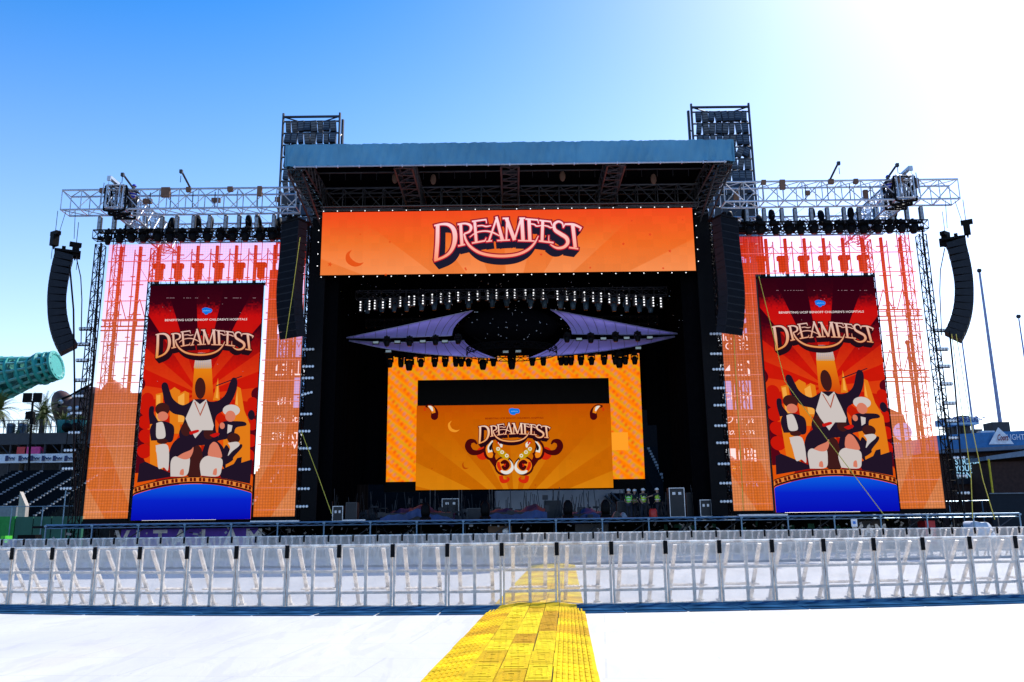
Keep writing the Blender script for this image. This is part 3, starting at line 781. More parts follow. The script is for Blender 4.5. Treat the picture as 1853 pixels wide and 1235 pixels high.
    a.done('arc_holes', emat('led_arc_hole', (96, 16, 10)), sc_)
    a = A(.054); up = arc(932); a.fill(up + [(1120, 1250), (-60, 1250)])
    a.done('blue_foot', egrad('led_blue', (8, 92, 224), (6, 12, 176), (.55, (8, 34, 200))), sc_)
    # tower top, lettering, badge
    a = A(.060, (240, 500, 6.175)); a.fill([(714,872),(735,860),(855,860),(874,872),(888,1020),(880,1034),(692,1034),(688,1020)]); a.done('tower_top', egrad('led_tower', (214, 214, 222), (200, 150, 90)), sc_)
    a = A(.064, (240, 500, 6.175))
    for q in range(9):
        y = 872 + q * 17; a.fill([(700, y), (884, y), (884, y + 3), (700, y + 3)])
    for q in range(8):
        x = 722 + q * 20; a.fill([(x, 865), (x + 3, 865), (x + 3 + (q - 3.5) * 2, 1034), (x + (q - 3.5) * 2, 1034)])
    a.done('tower_grid', emat('led_tower_grid', (150, 150, 176)), sc_)
    root = A(.066, (240, 500, 6.175))
    old = Art.P
    # the same lettering as the banner, fitted to the poster
    def Tlogo(self, x, y):
        X_ = 250 + (x - 130) * (1112 / 1570.0); Y_ = 585 + (y - 120) * .70
        p = W(240 + X_ / 6.175, 500 + Y_ / 6.175, 49.5); u = (p.x + 21.95) / 6.85
        return Vector((x0 + u * (x1 - x0), 49.5 - self.off, p.z))
    Art.P = Tlogo
    logo(49.5, (0, 0, 1), sc_, (226, 196, 188), (228, 142, 52), (96, 14, 14), (34, 14, 24), off=.07, tag_='poster')
    Art.P = old
    pc = W(240 + 825/6.175, 500 + 492/6.175, 49.5); cxp = x0 + (pc.x + 21.95) / 6.85 * (x1 - x0)
    text('BENEFITING UCSF BENIOFF CHILDREN\'S HOSPITALS', (cxp, 49.42, pc.z), .125, emat('led_white', (236, 226, 224)), sc_, 'small_heading', bold=.012, sx=1.13*kx, space=1.05)
    a = A(.03, (240, 500, 6.175)); a.fill([(780,385),(778,368),(800,355),(825,352),(850,358),(885,370),(890,392),(872,412),(850,415),(840,428),(815,432),(800,415),(782,405)], True); cl = a.done('cloud_badge', emat('led_badge', (14, 118, 226)), sc_)
    pc = W(240 + 832/6.175, 500 + 390/6.175, 49.5)
    text('salesforce', (x0 + (pc.x + 21.95) / 6.85 * (x1 - x0), 49.42, pc.z), .085, emat('led_pale', (150, 200, 245)), cl, 'badge_lettering', sx=.95)
    # pixel faults along the top
    a = A(.03, (240, 500, 6.175)); q_ = random.Random(9 + s)
    for _ in range(26):
        x = q_.choice([q_.uniform(320, 870), q_.uniform(1020, 1400)]); a.fill([(x, 244), (x + 14, 244), (x + 14, 248), (x, 248)])
    for _ in range(10):
        x, y = q_.uniform(250, 1300), q_.uniform(280, 1200); a.fill([(x, y), (x + 8, y), (x + 8, y + 4), (x, y + 4)])
    a.done('pixel_faults', emat('led_fault', (170, 140, 150)), sc_)
    # frame of small clamps along the top
    fr = MB()
    fr.box(x0 - .05, x1 + .05, 49.55, 49.75, 16.1, 16.24)
    for q in range(14): fr.box(x0 + .2 + q * .5, x0 + .32 + q * .5, 49.5, 49.54, 16.15, 16.2)
    fr.build('top_frame', BLACK, sc_)

# see-through LED mesh screens
def mesh_led():
    m = bpy.data.materials.new('see_through_led_mesh'); m.use_nodes = True
    n = m.node_tree.nodes; l = m.node_tree.links; n.remove(n['Principled BSDF']); m.cycles.emission_sampling = 'NONE'
    tc = n.new('ShaderNodeTexCoord'); sp = n.new('ShaderNodeSeparateXYZ'); l.new(tc.outputs['Object'], sp.inputs[0])
    zf = mathn(n, l, 'DIVIDE', sp.outputs['Z'], 16.8)
    # fan rays repeat of the banner
    ax = mathn(n, l, 'ABSOLUTE', sp.outputs['X'])
    ang = mathn(n, l, 'ARCTAN2', mathn(n, l, 'SUBTRACT', ax, -1.0), mathn(n, l, 'ADD', sp.outputs['Z'], 9.0))
    st = n.new('ShaderNodeMapRange'); st.inputs[1].default_value = -.05; st.inputs[2].default_value = .05; l.new(mathn(n, l, 'SINE', mathn(n, l, 'MULTIPLY', ang, 22)), st.inputs[0])
    lowf = n.new('ShaderNodeMapRange'); lowf.inputs[1].default_value = .6; lowf.inputs[2].default_value = .2; l.new(zf, lowf.inputs[0])
    a = ramp_node(n, l, zf, [(0, (216, 108, 36)), (.35, (206, 104, 50)), (.62, (198, 94, 50)), (.82, (222, 70, 20)), (1, (204, 38, 14))])
    b_ = ramp_node(n, l, zf, [(0, (220, 132, 76)), (.4, (206, 112, 66)), (.62, (198, 94, 50)), (.82, (222, 70, 20)), (1, (204, 38, 14))])
    mx = n.new('ShaderNodeMix'); mx.data_type = 'RGBA'; l.new(mathn(n, l, 'MULTIPLY', st.outputs[0], lowf.outputs[0]), mx.inputs['Factor']); l.new(a, mx.inputs['A']); l.new(b_, mx.inputs['B'])
    # dot pattern of the LED strips
    vor = n.new('ShaderNodeTexVoronoi'); vor.inputs['Scale'].default_value = 6.2; vor.inputs['Randomness'].default_value = .12; l.new(tc.outputs['Object'], vor.inputs[0])
    k = n.new('ShaderNodeMapRange'); k.inputs[1].default_value = .15; k.inputs[2].default_value = .6; k.inputs[3].default_value = 1.12; k.inputs[4].default_value = .70; l.new(vor.outputs['Distance'], k.inputs[0])
    e = n.new('ShaderNodeEmission'); l.new(mx.outputs['Result'], e.inputs[0]); l.new(mathn(n, l, 'DIVIDE', k.outputs[0], 2 ** EXPO), e.inputs[1])
    tr = n.new('ShaderNodeBsdfTransparent'); tr.inputs[0].default_value = (.78, .78, .80, 1)
    ad = n.new('ShaderNodeAddShader'); l.new(e.outputs[0], ad.inputs[0]); l.new(tr.outputs[0], ad.inputs[1]); l.new(ad.outputs[0], n['Material Output'].inputs[0])
    return m
ML = mesh_led()
POLE = mat('screen_pole', (.03, .03, .03), .6)
for s in (-1, 1):
    S = SIDE[s]
    t = empty('mesh_screen', (s*18.9, 50.0, 2.2), 'see-through orange LED mesh screen framing the %s poster' % S, 'video screen', 'see-through LED mesh screens')
    xi, xm1, xm2, xo = 12.72, (15.12 if s < 0 else 15.02), 22.05 + .35, 24.98
    def panel(nm, xa, xb, z0, z1):
        p = MB(); p.v = []
        o = MB().poly([(s*xa, 50, z0), (s*xb, 50, z0), (s*xb, 50, z1), (s*xa, 50, z1)]).build(nm, ML, t)
    panel('outer_column', xm2, xo, 2.25, 16.5); panel('inner_column', xi, xm1, 2.25, 16.5); panel('top_band', xi, xo, 16.5, 18.95)
    for k in range(11):
        x = 24.35 - 1.2 * k
        z0 = 2.3 if (x > xm2 or x < xm1) else 16.45
        p = MB(); p.tube((s*x, 50.35, z0), (s*x, 50.35, 18.9), .115, 5)
        for q in range(int((18.9 - z0) / 1.9) + 1):
            zz = 18.3 - q * 1.9
            if zz > z0: p.box(s*x - .36, s*x + .36, 50.3, 50.36, zz, zz + .05)
        p.build('support_pole', POLE, t)
        x2 = x - .6
        if x2 > xi:
            p = MB(); p.tube((s*x2, 50.9, z0), (s*x2, 50.9, 18.9), .035, 4)
            for q in range(int((18.9 - z0) / 1.3)): p.box(s*x2 - .14, s*x2 + .14, 50.88, 50.92, z0 + .5 + q * 1.3, z0 + .56 + q * 1.3)
            p.build('thin_pole', GREYTUBE, t)
    for q in range(13):
        z = 17.85 - q * 1.27; p = MB()
        if z > 16.5: p.box(s*xi, s*xo, 50.1, 50.13, z, z + .05)
        else: p.box(s*xm2, s*xo, 50.1, 50.13, z, z + .05); p.box(s*xi, s*xm1, 50.1, 50.13, z, z + .05)
        p.build('seam_bar', mat('seam_grey', (.30, .28, .30), .6), t)
    # doubled scaffold ledgers across the outer column
    for z in ((13.9,) if s < 0 else (13.95, 10.1)):
        p = MB()
        for zz in (z, z + .42, z - .25): p.tube((s*21.9, 50.8, zz), (s*25.4, 50.8, zz), .05, 5)
        for q in range(7): p.tube((s*(22.2 + q*.5), 50.8, z), (s*(22.2 + q*.5), 50.8, z + .42), .035, 4)
        for x in (23.1, 24.3): p.tube((s*x, 50.7, z + 1.7), (s*(x + .5), 50.7, z + .4), .03, 4); p.tube((s*x, 50.7, z + 1.7), (s*(x - .45), 50.7, z + .4), .03, 4)
        p.build('scaffold_ledger', POLE, t)
    p = MB(); q_ = random.Random(21 + s)
    for k in range(8):
        xa = 23.6 - k * 1.2; pts = [(s*(xa - 1.2*j/6), 50.6, 18.6 - .55*math.sin(math.pi*j/6) + .1*math.sin(k)) for j in range(7)]
        p.path(pts, .018, 4); p.tube((s*xa, 50.7, 18.2), (s*(xa - q_.uniform(.5, 1.3)), 50.7, 16.3), .015, 4)
    p.build('hanging_cable', POLE, t)
    p = MB().box(s*14.55, s*15.2, 51.0, 51.05, 2.2, 17.5); p.box(s*13.35, s*13.5, 51.0, 51.05, 2.2, 18.9); p.box(s*13.95, s*14.05, 51.2, 51.25, 2.2, 18.9)
    p.build('masking_strip', POLE, t)
    # bottom sill
    p = MB(); p.box(s*xi, s*xm1, 49.98, 50.2, 2.0, 2.24); p.box(s*xm2, s*xo, 49.98, 50.2, 2.0, 2.24); p.build('bottom_sill', BLACK, t)
    for nm, xa, xb, z0, z1 in (('gap', xm1, xm2, 16.24, 16.5),): pass

# back wall of video and the centre screen
def moire():
    m = bpy.data.materials.new('led_moire_picture'); m.use_nodes = True
    n = m.node_tree.nodes; l = m.node_tree.links; n.remove(n['Principled BSDF']); m.cycles.emission_sampling = 'NONE'
    tc = n.new('ShaderNodeTexCoord')
    def wave(sc, rot, dist, ph=0):
        mp = n.new('ShaderNodeMapping'); mp.inputs['Rotation'].default_value = (0, rot, 0); l.new(tc.outputs['Object'], mp.inputs[0])
        x = n.new('ShaderNodeTexWave'); x.bands_direction = 'X'; x.inputs['Scale'].default_value = sc; x.inputs['Distortion'].default_value = dist; x.inputs['Detail'].default_value = .5
        x.inputs['Detail Scale'].default_value = .25; x.inputs['Phase Offset'].default_value = ph; l.new(mp.outputs[0], x.inputs[0]); return x.outputs['Fac']
    w1 = wave(.55, .75, 5.0); w2 = wave(.8, -.8, 5.5); w3 = wave(.45, 1.0, 5.0, 2)
    p = mathn(n, l, 'MULTIPLY', w1, w2)
    base = ramp_node(n, l, w3, [(0, (255, 128, 0)), (.6, (255, 146, 10)), (1, (226, 156, 20))])
    mx = n.new('ShaderNodeMix'); mx.data_type = 'RGBA'; l.new(mathn(n, l, 'MULTIPLY', p, .85), mx.inputs['Factor']); l.new(base, mx.inputs['A'])
    c2 = ramp_node(n, l, wave(.28, .3, 4.0), [(0, (240, 84, 10)), (.5, (226, 110, 70)), (1, (206, 130, 120))]); l.new(c2, mx.inputs['B'])
    e = n.new('ShaderNodeEmission'); l.new(mx.outputs['Result'], e.inputs[0]); e.inputs[1].default_value = 1 / 2 ** EXPO
    l.new(e.outputs[0], n['Material Output'].inputs[0]); return m
mo = moire()
wall = empty('frame_screen', (0, 62, 4.8), 'glowing orange video wall with rippled pattern framing the centre screen', 'video screen')
MB().box(-9.4, 9.55, 62.02, 62.3, 4.1, 14.2).build('cabinet', BLACK, wall)
MB().poly([(-9.25, 62, 4.82), (-7.0, 62, 4.82), (-7.0, 62, 12.1), (-9.25, 62, 12.1)]).build('left_column', mo, wall)
MB().poly([(7.12, 62, 4.82), (9.5, 62, 4.82), (9.5, 62, 12.1), (7.12, 62, 12.1)]).build('right_column', mo, wall)
MB().poly([(-9.25, 62, 12.1), (9.5, 62, 12.1), (9.5, 62, 14.1), (-9.25, 62, 14.1)]).build('top_band', mo, wall)
MB().poly([(7.16, 61.97, 6.9), (8.4, 61.97, 6.9), (8.4, 61.97, 8.2), (7.16, 61.97, 8.2)]).build('bright_patch', emat('led_patch', (255, 160, 40)), wall)
m = ray_screen('led_centre_picture', (.5, -.25), 14.0/6.1, 15, [(0, (196, 104, 4)), (.5, (196, 98, 4)), (.85, (196, 90, 2)), (1, (190, 76, 4))], [(0, (214, 128, 14)), (.35, (204, 112, 8)), (.6, (198, 100, 4)), (.85, (196, 90, 2)), (1, (190, 76, 4))], .04, .9)
cen = screen('centre_screen', -6.98, 7.08, 61.0, 4.16, 10.2, m, 'amber centre video screen with paisley ornaments under the lettering')
MB().box(-6.95, 7.05, 61.2, 61.3, 10.2, 12.12).build('blank_upper_panel', BLACK, cen)
# bigger art transform: region (750,680) enlarged 4.412
T = (750, 680, 4.412)
MAROON = (70, 8, 12); RED = (206, 40, 14); WHT = (226, 222, 214); ORG_ = (232, 130, 24); OLV = (190, 150, 14); BLK = (14, 12, 22)
for mir in (None, 795):
    def A2(off): return Art(61, T, 0, mir).new(off)
    a = A2(.02); a.circ(545, 622, 52); a.circ(640, 690, 26); a.stroke([(690,800,30),(700,840,34),(735,842,26),(752,826,18),(738,812,8)]); a.done('red_ornament', emat('led_o_red', RED), cen)
    a = A2(.026); a.stroke([(498,548,12),(478,524,26),(440,530,44),(428,570,50),(460,612,46),(520,612,34),(570,580,22),(600,540,30)])
    a.stroke([(612,520,40),(590,570,70),(600,630,84),(640,650,60)]); a.circ(715, 722, 78); a.stroke([(610,640,60),(640,700,40),(690,780,30)]); a.done('maroon_ornament', emat('led_o_maroon', MAROON), cen)
    a = A2(.032); a.stroke([(614,528,20),(592,580,44),(604,630,50),(626,640,30)]); a.circ(712, 720, 60); a.done('orange_ornament', emat('led_o_orange', ORG_), cen)
    a = A2(.038); a.stroke([(624,520,8),(600,570,30),(606,612,36)]); a.stroke([(757,672,3),(777,702,12),(780,742,24),(744,774,28),(702,768,20),(682,734,5)]); a.stroke([(668,530,14),(690,548,26),(694,574,12)])
    a.done('white_ornament', emat('led_o_white', WHT), cen)
    a = A2(.040); a.stroke([(655,570,8),(668,590,36),(710,632,50),(752,660,30)]); a.done('olive_ornament', emat('led_o_olive', OLV), cen)
    a = A2(.046); a.stroke([(622,535,4),(606,575,20),(610,596,16)]); a.done('black_ornament', emat('led_o_black', BLK), cen)
    a = A2(.048); a.stroke([(690,700,16),(720,690,36),(744,716,36),(722,742,32),(700,722,18)]); a.done('dark_swirl', emat('led_o_maroon', MAROON), cen)
    a = A2(.052); a.stroke([(672,690,18),(672,720,26),(690,758,22)]); a.stroke([(730,706,8),(716,716,12),(726,726,8)]); a.stroke([(655,540,8),(672,526,14),(684,548,10)]); a.done('red_swirl', emat('led_o_red', RED), cen)
    a = A2(.056)
    for x, y in ((668, 586), (700, 612), (737, 640)):
        for q in range(8): a.circ(x + 11*math.cos(q*.785), y + 11*math.sin(q*.785), 4.5, n=8)
    a.done('flower', emat('led_o_white', WHT), cen)
    # corner comma
    a = A2(.02); a.stroke([(88,246,14),(130,250,40),(160,290,56),(160,325,56)]); a.circ(160, 326, 29); a.done('corner_maroon', emat('led_o_maroon', MAROON), cen)
    a = A2(.026); a.stroke([(106,244,10),(140,262,34),(154,300,30)]); a.done('corner_orange', emat('led_o_orange', ORG_), cen)
    a = A2(.032); a.stroke([(112,244,6),(132,256,22),(146,284,10)]); a.done('corner_white', emat('led_o_white', WHT), cen)
    a = A2(.034); a.stroke([(96,262,4),(82,262,7),(80,278,6),(92,276,4)]); a.done('corner_red', emat('led_o_red', RED), cen)
a = Art(61, T).new(.02); a.stroke([(296,362,2),(276,390,16),(290,430,24),(330,444,16),(360,432,2)]); a.done('moon', emat('led_moon1', (236, 148, 40)), cen)
a = Art(61, T).new(.02); a.stroke([(392,690,2),(386,715,12),(400,740,14),(432,738,2)]); a.done('moon', emat('led_moon2', (176, 72, 6)), cen)
a = Art(61, T).new(.02)
for x, y, r in ((140, 742, 8), (965, 875, 9), (1480, 690, 5), (1250, 705, 4), (1242, 660, 4), (376, 835, 5), (1596, 660, 5), (330, 645, 4), (640, 800, 4)): star(a, x, y, r)
a.done('small_stars', emat('led_moon2', (176, 72, 6)), cen)
a = Art(61, (750, 680, 4.412)).new(.02); a.fill([(755,290),(757,268),(780,260),(800,264),(828,266),(840,282),(834,300),(810,304),(800,314),(770,310)], True); cl = a.done('cloud_badge', emat('led_badge', (14, 118, 226)), cen)
pc = W(750 + 797/4.412, 680 + 286/4.412, 61); text('salesforce', (pc.x, 60.94, pc.z), .085, emat('led_pale', (150, 200, 245)), cl, 'badge_lettering')
pc = W(750 + 797/4.412, 680 + 342/4.412, 61); text('BENEFITING UCSF BENIOFF CHILDREN\'S HOSPITALS', (pc.x, 60.93, pc.z), .12, emat('led_heading_red', (128, 22, 10)), cen, 'small_heading', bold=.016, space=1.05)
def Tl2(self, x, y):
    p = W(750 + (505 + (x - 130) * (582 / 1570.0)) / 4.412, 680 + (372 + (y - 120) * .362) / 4.412, 61)
    return Vector((p.x, 61 - self.off, p.z))
old = Art.P; Art.P = Tl2
logo(61, T, cen, (240, 214, 196), (236, 160, 70), (120, 10, 22), (34, 10, 20), off=.07, tag_='centre')
Art.P = old
# ---------------------------------------------------------------- rigging over the mesh screens
LENS = mat('dark_lens', (.02, .03, .05), .15)
def make_head(loc, BLACK=BLACK):
    """hanging moving-head lamp, clamp at the top (local origin)"""
    t = empty('moving_head', loc, 'lamp', 'stage lamp'); o = Vector(loc); M_ = Matrix.Translation(o)
    MB().box(-.17, .17, -.15, .15, -.26, -.05, M_).box(-.05, .05, -.05, .05, -.05, .06, M_).build('base', BLACK, t)
    y = MB(); y.box(-.24, -.18, -.06, .06, -.62, -.26, M_).box(.18, .24, -.06, .06, -.62, -.26, M_).box(-.24, .24, -.07, .07, -.32, -.26, M_); y.build('yoke', BLACK, t)
    h = MB(); h.lathe([(.02, -.98), (.13, -.96), (.16, -.86), (.185, -.66), (.175, -.52), (.14, -.40), (.05, -.36)], 12, M_); hd = h.build('lamp_head', BLACK, t, True)
    MB().lathe([(.01, -1.0), (.11, -.985), (.11, -.975)], 12, M_).build('lens', LENS, hd)
    return t
def make_stick(loc):
    """upright strobe bar with a stack of cells"""
    t = empty('strobe_bar', loc, 'lamp', 'strobe lamp'); o = Vector(loc); M_ = Matrix.Translation(o)
    MB().box(-.12, .12, -.06, .10, 0, .82, M_).box(-.04, .04, -.04, .04, -.15, 0, M_).build('housing', DARK, t)
    f = MB()
    for k in range(9): f.box(-.085, .085, -.085, -.06, .05 + k*.085, .105 + k*.085, M_)
    f.build('cell_strip', mat('strobe_cell', (.42, .48, .54), .25, .2), t)
    MB().lathe([(.13, .82), (.10, .88), (.02, .9)], 8, M_).build('cap', DARK, t)
    return t
def make_bar(loc, lit, vertical=False, rr=1.0):
    """bar of four round lamps"""
    t = empty('four_lamp_bar', loc, 'lamp', 'lamp bar'); o = Vector(loc)
    M_ = Matrix.Translation(o) @ (Matrix.Rotation(rad(90), 4, 'Y') if vertical else Matrix())
    MB().box(-.36, .36, 0, .16, -.10, .10, M_).build('housing', DARK, t)
    for k in range(4):
        c = M_ @ Vector((-.27 + .18 * k, -.02, 0))
        MB().lathe([(.02, .0), (.07*rr, .02), (.082*rr, .06), (.06*rr, .07)], 10, Matrix.Translation(c) @ Matrix.Rotation(rad(90), 4, 'X')).build('lamp', lit, t)
    return t
HP = [197, 218, 240, 261, 287, 309, 330, 351, 377, 400, 422, 445, 472, 494]
STP = [183, 209, 236, 265, 295, 322, 352, 381, 410, 434, 466, 497]
head0 = stick0 = up0 = None
for s in (-1, 1):
    S = SIDE[s]
    t = truss('lighting_truss', (s*12.9, 49.2, 19.25), (s*25.5, 49.2, 19.25), .6, .55, .035, .022, BLACK, 'black lighting truss crowded with lamps above the %s mesh screen' % S, group='black lighting trusses', bay=.5, style='xx')
    m_ = MB()
    q_ = random.Random(31)
    for k in range(46): x = q_.uniform(13, 25.2); m_.cbox((s*x, 49.15, 19.25 + q_.uniform(-.32, .32)), q_.uniform(.1, .5), .3, q_.uniform(.06, .22))
    m_.build('cable_bundle', BLACK, t)
    for i, px in enumerate(HP):
        x = W(px, 430, 49.1).x * -s * -1
        x = abs(x) * s
        nm = 'moving head lamp hanging above the %s mesh screen, %s from outside' % (S, nth(i))
        loc = (x, 49.0, 19.58)
        if head0 is None: head0 = make_head(loc); head0['label'] = nm; head0['group'] = 'moving heads under the lighting trusses'
        else: copy_thing(head0, loc, nm, (0, 0, q_.uniform(-.4, .4)), (1.3, 1.2, q_.uniform(.84, .92)))
    for i, px in enumerate(STP):
        x = abs(W(px, 410, 49.1).x) * s
        nm = 'upright strobe bar on the %s lighting truss, %s from outside' % (S, nth(i))
        if stick0 is None: stick0 = make_stick((x, 48.9, 19.5)); stick0['label'] = nm; stick0['group'] = 'strobe bars on the lighting trusses'
        else: copy_thing(stick0, (x, 48.9, 19.5), nm)
    for i, (px, tilt) in enumerate(((230, 1.9), (308, 2.0), (360, 2.5), (378, 2.0), (450, 2.3), (472, 2.9), (500, 1.8), (526, 2.5))):
        x = abs(W(px, 400, 49.4).x) * s
        nm = 'upturned lamp tilted on top of the %s lighting truss, %s from outside' % (S, nth(i))
        copy_thing(head0, (x, 49.5, 19.5), nm, (rad(180), s * (tilt - 2.2) * .9, 1.4), (1.15, 1.15, 1.05), 'upturned lamps on the lighting trusses')
    # hanging cables from the front truss
    t = MB()
    for x in (22.9, 21.2, 20.0, 18.7, 17.4, 16.1, 14.9, 13.6): t.tube((s*x, 46.9, 19.7), (s*x, 49.2, 20.0), .012, 3); t.tube((s*(x-.1), 46.5, 20.9), (s*(x-.12), 46.5, 19.9), .03, 4)
    o = t.build('hoist_cable', DARK, bpy.data.objects['lighting_truss' if s < 0 else 'lighting_truss.001'])
# chain hoists
def make_hoist(loc):
    t = empty('chain_hoist', loc, 'hoist', 'hoist'); o = Vector(loc); M_ = Matrix.Translation(o)
    MB().box(-.19, .19, -.2, .2, -1.0, -.25, M_).build('motor_body', BLACK, t)
    MB().box(-.38, .30, -.16, .16, -.28, .0, M_).build('gearbox', BLACK, t)
    c = MB(); c.tube(o, o + Vector((0, 0, 1.5)), .02, 4); c.tube(o + Vector((.15, 0, -.9)), o + Vector((.15, 0, -1.9)), .018, 4); c.build('chain', BLACK, t)
    MB().lathe([(.05, -1.0), (.07, -1.05), (.03, -1.25)], 6, M_).build('hook', BLACK, t)
    return t
h0 = None
for s in (-1, 1):
    for i, px in enumerate((291, 325, 361, 398, 436, 474)):
        x = abs(W(px, 490, 51.6).x) * s
        nm = 'chain hoist behind the %s mesh screen above the poster, %s from outside' % (SIDE[s], nth(i))
        if h0 is None: h0 = make_hoist((x, 51.4, 18.1)); h0['label'] = nm; h0['group'] = 'chain hoists behind the mesh screens'
        else: copy_thing(h0, (x, 51.4, 18.1), nm, (0, 0, 0 if s < 0 else math.pi))
    copy_thing(h0, (s*25.3, 46.8, 17.95), 'black chain hoist over the inner edge of the %s outer speaker array' % SIDE[s], (0, 0, .6), (.9, .9, .85), 'hoists on the outer speaker arrays')
    copy_thing(h0, (s*26.2, 46.1, 18.4), 'black chain hoist over the outer edge of the %s outer speaker array' % SIDE[s], (0, 0, 2.6), (.9, .9, .85), 'hoists on the outer speaker arrays')
# ---------------------------------------------------------------- line arrays
CAB = mat('speaker_cabinet', (.009, .013, .020), .55, spec=.2)
GRL = mat('speaker_grille', (.004, .006, .010), .8, spec=.1)
def array(name, top, yaw, n, angles, wd, label, cat_='speaker array', dp=.72, rt=.025):
    t = empty(name, top, label, cat_, 'hanging speaker arrays', 0)
    T0 = Matrix.Translation(Vector(top)) @ Matrix.Rotation(yaw, 4, 'Z')
    b = MB(); b.box(-wd/2, wd/2, -.05, dp + .35, .02, .14, T0); b.box(-.1, .1, .3, .5, .14, .5, T0); b.build('bumper_frame', BLACK, t)
    M_ = T0.copy()
    for k in range(n):
        hh = .435
        a = angles(k)
        M_ = M_ @ Matrix.Rotation(rad(a), 4, 'X')
        c = MB(); i = 0
        f, r = hh/2, hh/2 - .07
        pr = [(0, 0), (0, -hh + .015), (dp, -hh + rt), (dp, -rt + .01)]
        for x in (-wd/2, wd/2):
            for y, z in pr: c.v.append(M_ @ Vector((x, y, z)))
        c.f = [[0, 1, 2, 3], [7, 6, 5, 4], [0, 4, 5, 1], [1, 5, 6, 2], [2, 6, 7, 3], [3, 7, 4, 0]]
        cb = c.build('speaker_cabinet', CAB, t)
        g_ = MB(); g_.box(-wd/2 + .03, wd/2 - .03, -.014, -.004, -hh + .05, -.03, M_); g_.build('grille', GRL, cb)
        if k % 2 == 0 and False: pass
        M_ = M_ @ Matrix.Translation((0, 0, -hh))
    c = MB(); p0 = T0 @ Vector((wd/2 - .1, dp + .1, -.1)); p1 = M_ @ Vector((wd/2 - .1, dp + .15, 0)); pm = (p0 + p1)/2 + (T0.to_3x3() @ Vector((0, .18, 0)))
    c.path([p0, (p0 + pm)/2 + T0.to_3x3() @ Vector((0, .1, 0)), pm, p1], .03, 5); c.build('signal_cable', BLACK, t)
    return t
array('line_array', (-12.85, 46.6, 19.0), rad(-30), 16, lambda k: -.5 if k < 8 else 2.6, 1.36, 'large black speaker array hanging at the left edge of the stage opening')
array('line_array', (12.75, 46.6, 18.9), rad(30), 16, lambda k: -.5 if k < 8 else 2.6, 1.36, 'large black speaker array hanging at the right edge of the stage opening')
array('line_array', (-26.35, 46.6, 17.25), rad(-62), 14, lambda k: -7 if k == 0 else .7 + k * .33, 1.4, 'curved black speaker array hanging free at the far left', dp=.95, rt=.07)
array('line_array', (26.25, 46.6, 17.35), rad(62), 14, lambda k: -7 if k == 0 else .7 + k * .33, 1.4, 'curved black speaker array hanging free at the far right', dp=.95, rt=.07)
for s in (-1, 1):
    for x, x2, z in ((25.3, 25.4, 18.1), (26.2, 25.95, 18.5)):
        o = MB().tube((s*x, 46.5, z), (s*x2, 46.5, 19.8), .018, 4).build('hoist_wire', DARK, loc=(s*x, 46.5, z)); tag(o, 'thin wire from the %s truss end down to the %s hoist of its speaker array' % (SIDE[s], 'inner' if x < 26 else 'outer'), 'wire')
# ---------------------------------------------------------------- lamp bars
bar0 = None
for s, xs_, D_ in ((-1, ((555, 633), (552, 664), (547, 685), (552, 713), (550, 750), (553, 781), (549, 812), (547, 850), (546, 885), (546, 917)), 49.0), (1, ((1287, 605), (1291, 641), (1293, 669), (1295, 703), (1298, 734), (1300, 771), (1301, 802), (1305, 840), (1308, 875), (1309, 908)), 49.0)):
    for i, (px, py) in enumerate(xs_):
        p = W(px, py, D_); x = s * 12.05
        nm = 'four-lamp bar on the %s stage opening tower, %s from the top' % (SIDE[s], nth(i))
        if bar0 is None: bar0 = make_bar((x, D_, p.z), LAMPOFF); bar0['label'] = nm; bar0['group'] = 'lamp bars on the stage opening towers'
        else: copy_thing(bar0, (x + r_.uniform(-.06, .06), D_, p.z), nm, (0, -.25 if i == 3 and s < 0 else 0, 0))
for s, ys in ((-1, (595, 623, 652, 688, 717, 748, 783, 815, 848, 884)), (1, (598, 632, 663, 695, 730, 762, 793, 829, 862, 893))):
    for i, py in enumerate(ys):
        p = W(160 if s < 0 else 1700, py, 49.6)
        nm = 'four-lamp bar on the far %s edge tower, %s from the top' % (SIDE[s], nth(i))
        copy_thing(bar0, (s * (25.75 if i < 7 else 25.9), 49.6, p.z), nm, None, (1, 1, 1), 'lamp bars on the outer edge towers')
# vertical lamp bars over the stage, in an arc
vb = None
vx = [655, 670, 681, 694, 708, 725, 742, 750, 767, 782, 799, 813, 830, 848, 865, 882, 899, 917, 932, 950, 966, 982, 1009, 1025, 1040, 1056, 1073, 1086, 1102, 1118, 1133, 1148, 1164, 1179, 1194]
for i, px in enumerate(vx):
    py = 553 - 22 * (1 - abs((px - 925) / 270.0) ** 1.5)
    p = W(px, py + (px - 925) * -.012 + 2, 53.5)
    nm = 'upright bar of four glowing lamps over the stage, %s from the left' % nth(i)
    lo = (p.x, 53.5 - abs(p.x) * .05, p.z)
    if vb is None:
        vb = make_bar(lo, LAMPON, True, .62); vb['label'] = nm; vb['group'] = 'glowing lamp bars over the stage'
    else: copy_thing(vb, lo, nm, (0, 0, rad(30 if i % 2 else -20)))
t = truss('lighting_truss', (-9.6, 54.2, 14.7), (9.6, 54.2, 14.7), .5, .5, .03, .02, BLACK, 'dark truss carrying the glowing lamp bars over the stage', group='trusses over the stage', bay=.6)
t = truss('lighting_truss', (-10, 52.6, 16.2), (10, 52.6, 16.2), .5, .5, .03, .02, DARK, 'dark upper truss close under the orange banner', group='trusses over the stage', bay=.8)
gl = MB(); q_ = random.Random(77)
HP2 = (665, 691, 713, 736, 763, 786, 811, 848, 891, 917, 960, 985, 1014, 1037, 1060, 1083, 1111, 1134, 1157, 1177)
BLH = mat('dim_blue_housing', (.04, .085, .13), .5)
head1 = None
